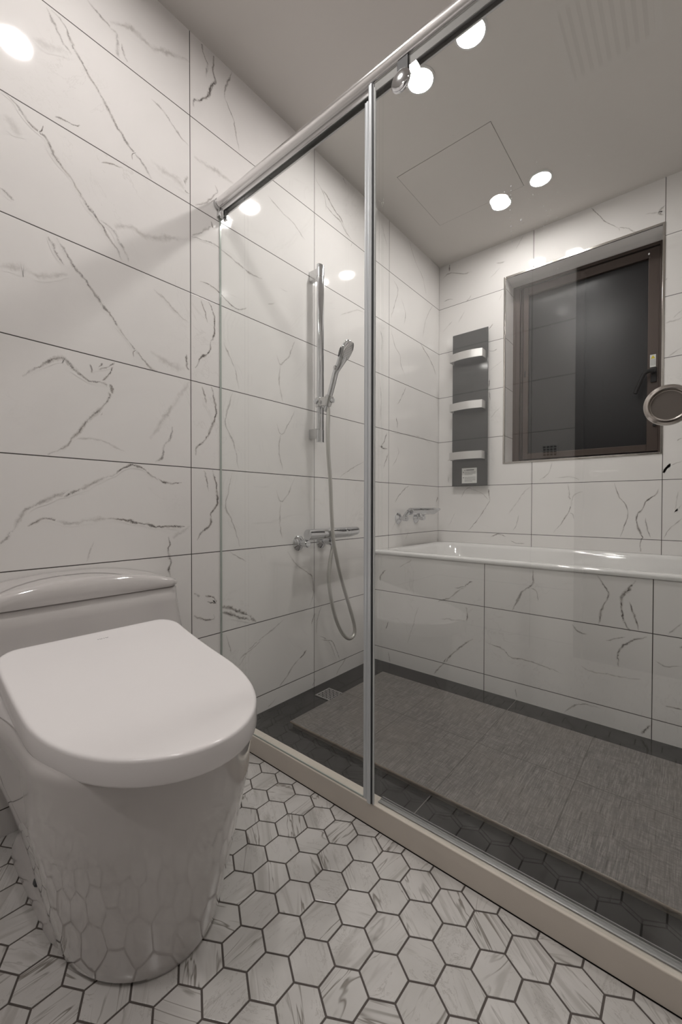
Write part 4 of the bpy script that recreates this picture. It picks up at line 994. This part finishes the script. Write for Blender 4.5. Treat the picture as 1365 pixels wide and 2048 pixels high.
# spray plate on the front face and dark inlay at its back
hd = e + Vector((.050, .004, .076)); fn = Vector((.80, 0, -.58)).normalized()
bm = bmesh.new(); a, pp, qq = frame(fn)
def disc_oval(bm, c, nrm, ru, rv, th, up, mi=0):
    u_ = (up - nrm * up.dot(nrm)).normalized(); v_ = nrm.cross(u_)
    R0 = [c + u_ * ru * math.cos(2 * math.pi * k / 32) + v_ * rv * math.sin(2 * math.pi * k / 32) for k in range(32)]
    R1 = [p_ + nrm * th for p_ in R0]; R2 = [c + (p_ - c) * .9 + nrm * (th * 1.3) for p_ in R0]
    loft(bm, [R0, R1, R2], mi)
disc_oval(bm, hd + fn * .0085, fn, .044, .024, .006, Vector((.5, 0, .8))); finish('spray_plate', bm, M_CHROME2, hs)
bm = bmesh.new()
u_ = (Vector((.5, 0, .8)) - fn * Vector((.5, 0, .8)).dot(fn)).normalized(); v_ = fn.cross(u_)
for i in range(-6, 7):
    for j in range(-3, 4):
        if (i / 6.4) ** 2 + (j / 3.4) ** 2 < 1:
            lathe(bm, hd + fn * .0163 + u_ * i * .0063 + v_ * j * .0063, fn, [(0, .0011), (.0008, .0009)], 8)
finish('spray_nozzles', bm, M_GASKET, hs, smooth=False)
bm = bmesh.new(); sd = Vector((-.22, -1, .1)).normalized(); cc = e + Vector((.042, -.026, .067))
lathe_c = cc
disc_oval(bm, cc + Vector((0, .0035, 0)), Vector((-.45, -.89, .1)).normalized(), .020, .0075, .0030, Vector((.55, 0, .83))); o = finish('inlay', bm, M_GASKET, hs); o['label'] = 'dark oval inlay'
bm = bmesh.new(); disc_oval(bm, e + Vector((.008, -.0155, .012)), Vector((-.3, -.95, 0)).normalized(), .009, .007, .0035, Vector((.2, 0, 1))); finish('button', bm, M_CHROME2, hs)
# hose hanging in a long loop
hose_px = [(661, 806, .100), (657, 822, .102), (656, 860, .104), (657, 905, .105), (661, 960, .105), (663, 1010, .104), (665, 1050, .104), (668, 1085, .103), (679, 1140, .100), (691, 1185, .098), (702, 1222, .096), (709, 1250, .095), (709, 1268, .094), (700, 1277, .093),
           (688, 1270, .090), (676, 1248, .086), (667, 1218, .083), (660, 1180, .080), (658, 1150, .078), (661, 1122, .076), (665, 1100, .074), (666, 1092, .072)]
hp = [hit(a, b, 0, c) for a, b, c in hose_px]; hp[0] = HB - tilt * .028
bm = bmesh.new(); tube(bm, catmull(hp, 7), .0084, 14); finish('hose', bm, M_HOSE, hs, angle=80)
bm = bmesh.new(); lathe(bm, hp[0] + tilt * .004, -tilt, [(0, .0095), (.004, .0105), (.020, .0095), (.024, .0078)], 20); finish('hose_nut', bm, M_CHROME, hs)
bm = bmesh.new(); lathe(bm, hp[-1] + Vector((0, 0, .012)), (0, 0, -1), [(0, .0095), (.004, .0105), (.020, .0095), (.024, .0078)], 20); finish('hose_nut', bm, M_CHROME, hs)

# ------------------------------------------------------------------ wall mixers
def mixer(name, label, y_a, y_b, z, y0, y1, r, bodyx, bodyz, outlet):
    t = empty(name, (0, (y_a + y_b) / 2, z)); tag(t, label, 'mixer tap')
    for yy in (y_a, y_b):
        bm = bmesh.new(); lathe(bm, (.0004, yy, z), (1, 0, 0), [(0, .033), (.003, .0325), (.009, .026), (.015, .0165), (.017, .013)], 36); finish('wall_flange', bm, M_CHROME, t)
        bm = bmesh.new(); lathe(bm, (.012, yy, z), (1, 0, 0), [(0, .0115), (.022, .0115), (.024, .015), (.046, .0155), (.049, .013), (.049, 0)], 28)
        tube(bm, [(.040, yy, z), (.048, yy + .004, z + (bodyz - z) * .5), (bodyx, yy + .006, bodyz)], .0125, 20)
        finish('union', bm, M_CHROME, t)
    L = y1 - y0
    bm = bmesh.new(); lathe(bm, (bodyx, y0, bodyz), (0, 1, 0), [(0, r * .93), (.002, r), (.085, r), (.086, r * .97), (.088, r), (L * .70, r), (L * .70 + .001, r * .96), (L * .70 + .003, r * .985), (L * .82, r * .985), (L * .84, r * .90)], 44)
    finish('body', bm, M_CHROME, t, angle=30)
    # lever: a tongue that flattens towards its tip
    bm = bmesh.new(); rg = []
    for k in range(11):
        u = k / 10; yy = y0 + L * .80 + L * .22 * u
        a_ = r * (1.0 - .10 * u); top = r * (1.0 - .02 * u); bot = -r * (1.0 - ((.42 if outlet == 'hose' else 1.2) * u ** 1.6))
        cz = bodyz + (top + bot) / 2; h_ = (top - bot) / 2
        if k == 10: a_ *= .7; h_ *= .7
        rg.append([(bodyx + a_ * math.cos(2 * math.pi * m_ / 28), yy, cz + h_ * math.sin(2 * math.pi * m_ / 28)) for m_ in range(28)])
    loft(bm, rg); finish('lever', bm, M_CHROME, t, angle=50)
    if outlet == 'hose':
        bm = bmesh.new(); q = hp[-1]; lathe(bm, (bodyx, q.y, bodyz - r + .002), (q.x - bodyx, 0, (q.z + .013) - (bodyz - r)), [(0, .011), ((Vector((bodyx, q.y, bodyz - r)) - Vector((q.x, q.y, q.z + .013))).length, .0105)], 20); finish('hose_outlet', bm, M_CHROME, t)
    else:
        bm = bmesh.new(); lathe(bm, (bodyx + .004, (y_a + y_b) / 2 + .02, bodyz - r + .004), (.35, 0, -1), [(0, .016), (.020, .015), (.022, .012), (.022, 0)], 24); finish('spout', bm, M_CHROME, t)
    return t
mixer('shower_mixer', 'long chrome thermostatic bar mixer on the shower wall, below the slide bar', -1.3014, -1.1550, .592 + DZ, -1.318, -.986, .0235, .072, .631 + DZ, 'hose')
mixer('bath_mixer', 'small chrome bar mixer low on the wall above the bath corner', -.5000, -.2990, .681 + DZ, -.475, -.135, .0205, .066, .722 + DZ, 'spout')

# ------------------------------------------------------------------ toilet
TY = -2.167
tl = empty('toilet', (.35, TY, 0)); tag(tl, 'white one-piece toilet with washlet seat, lid closed, against the left wall', 'toilet')
def U(xb, xf, w, wb, z, xc=None, pw=2.4, nf=36, nb=6, rb=.03, nsd=8, zf=None):
    """U-shaped plan outline, open counter-clockwise; w half width at xc, wb half width at back; zf(x) optional height"""
    xc = xc if xc is not None else xf - (xf - xb) * .45
    pts = []
    for k in range(nf + 1):
        a = -math.pi / 2 + math.pi * k / nf; c, s_ = math.cos(a), math.sin(a)
        pts.append((xc + (xf - xc) * abs(c) ** (2 / pw), w * math.copysign(abs(s_) ** (2 / pw), s_)))
    for k in range(1, nsd):
        u_ = k / nsd; pts.append((xc + (xb + rb - xc) * u_, w + (wb - w) * u_ * u_))
    for k in range(nb + 1):
        a = math.pi / 2 + math.pi / 2 * k / nb; pts.append((xb + rb + rb * math.cos(a), wb - rb + rb * math.sin(a)))
    for k in range(nb + 1):
        a = math.pi + math.pi / 2 * k / nb; pts.append((xb + rb + rb * math.cos(a), -wb + rb + rb * math.sin(a)))
    for k in range(1, nsd):
        u_ = 1 - k / nsd; pts.append((xc + (xb + rb - xc) * u_, -(w + (wb - w) * u_ * u_)))
    return [(x, TY + y, zf(x) if zf else z) for x, y in pts]
bm = bmesh.new()
secs = []
zk = (0, .13, .27, .395, .41); kxf = (.6085, .633, .657, .668, .668); kw = (.143, .172, .199, .203, .202); kb = (.105, .118, .200, .243, .246)
def lerp(z, ks):
    for a, b, c, d_ in zip(zk, zk[1:], ks, ks[1:]):
        if z <= b: return c + (d_ - c) * (z - a) / (b - a)
    return ks[-1]
for z in [0, .012] + [.03 + .02 * k for k in range(19)]:
    e_ = .004 if z == 0 else 0
    secs.append((.10 - .09 * min(1, max(0, (z - .2) / .15)), lerp(z, kxf) - e_, lerp(z, kw) - e_, lerp(z, kb) - e_, z))
for z, e_ in ((.402, .0008), (.4085, .004), (.4125, .009), (.4145, .016)):
    secs.append((.012, lerp(z, kxf) - e_, lerp(z, kw) - e_, lerp(z, kb) - e_, z))
loft(bm, [U(xb, xf, w, wb, z, xc=xf - .19, pw=2.0) for xb, xf, w, wb, z in secs])
finish('bowl', bm, M_PORC, tl, angle=60)
# foot with mounting recess, set slightly outside the bowl skirt at the rear
bm = bmesh.new()
loft(bm, [U(.07, .475, .151, .150, .0005, xc=.34, pw=2.8), U(.07, .472, .149, .148, .028, xc=.34, pw=2.8), U(.075, .462, .142, .140, .048, xc=.34, pw=2.8), U(.10, .44, .125, .120, .060, xc=.32, pw=2.8)])
finish('foot', bm, M_PORC, tl, angle=50)
for sy in (-1, 1):
    bm = bmesh.new(); lathe(bm, (.28, TY + sy * .138, .050), (0, sy * .8, .6), [(0, .011), (.006, .011), (.010, .008), (.011, 0)], 20)
    finish('bolt_cap', bm, M_GASKET, tl)
# tank
def T4(x0, x1, w0, z, r=.035):
    return [(p_[0], p_[1], z) for p_ in rrect(x0, x1, TY - w0, TY + w0, r, 8)]
bm = bmesh.new()
loft(bm, [T4(.012, .175, .215, .30), T4(.008, .180, .238, .40), T4(.006, .170, .252, .45), T4(.006, .158, .249, .50), T4(.006, .150, .246, .545), T4(.006, .147, .244, .583), T4(.010, .143, .240, .5855)])
finish('tank', bm, M_PORC, tl, angle=60)
# crowned tank lid
bm = bmesh.new(); NX, NY = 12, 40; w_ = .2475; xa, xb = .002, .1515
def lid_h(v, u):   # v -1..1 across, u 0..1 back to front
    cr = .016 + .040 * (1 - abs(v) ** 2.3)
    ed = min(1, (1 - abs(v)) / .05); ef = min(1, (1 - u) / .13)
    rd_ = math.sqrt(max(0, 1 - (1 - ed) ** 2)) * .35 + .65 if ed < 1 else 1
    rf_ = math.sqrt(max(0, 1 - (1 - ef) ** 2)) * .35 + .65 if ef < 1 else 1
    return .5875 + cr * (1 - .10 * u) * rd_ * rf_
grid = []
for j in range(NY + 1):
    v_ = -1 + 2 * j / NY; row = []
    for i in range(NX + 1):
        u_ = (i / NX) ** .7
        # round the front corners in plan
        xfm = xb - .030 * max(0, (abs(v_) - .86) / .14) ** 2
        row.append(bm.verts.new((xa + (xfm - xa) * u_, TY + v_ * w_, lid_h(v_, u_))))
    grid.append(row)
for j in range(NY):
    for i in range(NX): bm.faces.new((grid[j][i], grid[j][i + 1], grid[j + 1][i + 1], grid[j + 1][i]))
bd = [grid[j][0] for j in range(NY + 1)] + [grid[NY][i] for i in range(1, NX + 1)] + [grid[j][NX] for j in range(NY - 1, -1, -1)] + [grid[0][i] for i in range(NX - 1, 0, -1)]
cen = Vector((.075, TY, 0))
def low(z, s_):
    return [bm.verts.new((cen.x + (v_.co.x - cen.x) * s_, cen.y + (v_.co.y - cen.y) * s_, z)) for v_ in bd]
b1 = low(.5905, 1.0); b2 = low(.5875, .985)
for A, B in ((bd, b1), (b1, b2)):
    for k in range(len(bd)): bm.faces.new((A[k], B[k], B[(k + 1) % len(bd)], A[(k + 1) % len(bd)]))
bm.faces.new(b2)
finish('tank_lid', bm, M_PORC, tl, angle=55)
# washlet base unit + seat
LZ0, LZ1, LX0, LX1 = .5115, .4420, .181, .719
def ltop(x):
    t_ = (x - LX0) / (LX1 - LX0); return LZ0 + (LZ1 - LZ0) * t_ - .085 * t_ * (1 - t_)
bm = bmesh.new()
loft(bm, [U(.150, .640, .192, .222, .4145, xc=.42, pw=2.2), U(.150, .642, .193, .222, .418, xc=.42, pw=2.2), U(.165, .66, .190, .200, 0, xc=.42, pw=2.1, zf=lambda x: max(.4185, ltop(x) - .052)), U(.172, .66, .180, .188, 0, xc=.42, pw=2.1, zf=lambda x: max(.4205, ltop(x) - .030))])
finish('seat', bm, M_PLAST, tl, angle=50)
bm = bmesh.new()
cov = []
for ins, dz in ((.012, -.0425), (.0035, -.0435), (.001, -.0425), (0, -.039), (0, -.0060), (.0010, -.0030), (.0030, -.0008), (.0070, 0.0)):
    cov.append(U(LX0 + ins, LX1 - ins, .1985 - ins, .197 - ins, 0, xc=.4315, pw=1.95, rb=.045, zf=lambda x, dz=dz: ltop(x) + dz))
loft(bm, cov[:-1], cap1=False)
# slightly dished top skin laid on the rim in rings, so it stays smooth
cx_, cy_ = .44, TY
top = []
for k in range(9):
    f_ = 1 - (k / 8) ** 1.5 * .985 if k else 1
    top.append([(cx_ + (p_[0] - cx_) * f_, cy_ + (p_[1] - cy_) * f_, ltop(cx_ + (p_[0] - cx_) * f_)) for p_ in cov[-1]])
loft(bm, [cov[-2]] + top, cap0=False)
bmesh.ops.remove_doubles(bm, verts=bm.verts, dist=1e-6)
finish('seat_lid', bm, M_PLAST, tl, angle=60)
# logo text on the lid
cu = bpy.data.curves.new('logo', 'FONT'); cu.body = 'TOTO'; cu.size = .0085; cu.align_x = 'CENTER'; cu.extrude = .0001; cu.offset = .00022; cu.space_character = 1.12
tmp = bpy.data.objects.new('logo_curve', cu); COL.objects.link(tmp)
bpy.context.view_layer.update()
me = bpy.data.meshes.new_from_object(tmp.evaluated_get(bpy.context.evaluated_depsgraph_get()))
bpy.data.objects.remove(tmp); me.materials.clear(); me.materials.append(M_INK)
lx = LX0 + .030; sl_ = math.atan2(LZ1 - LZ0, LX1 - LX0)
Xa = Vector((0, 1, 0)); Za = Vector((-math.sin(sl_), 0, math.cos(sl_))); Ya = Za.cross(Xa)
Mx = Matrix((Xa, Ya, Za)).transposed().to_4x4(); Q_ = hit(206, 1275, 2, .5040); lx = Q_.x; Mx.translation = Vector((lx, Q_.y, ltop(lx) + .0003))
me.transform(Mx)
lo = bpy.data.objects.new('logo', me); COL.objects.link(lo); lo.parent = tl; lo.matrix_parent_inverse = Matrix.Translation(-tl.location)
lo['label'] = 'small grey lettering reading TOTO'
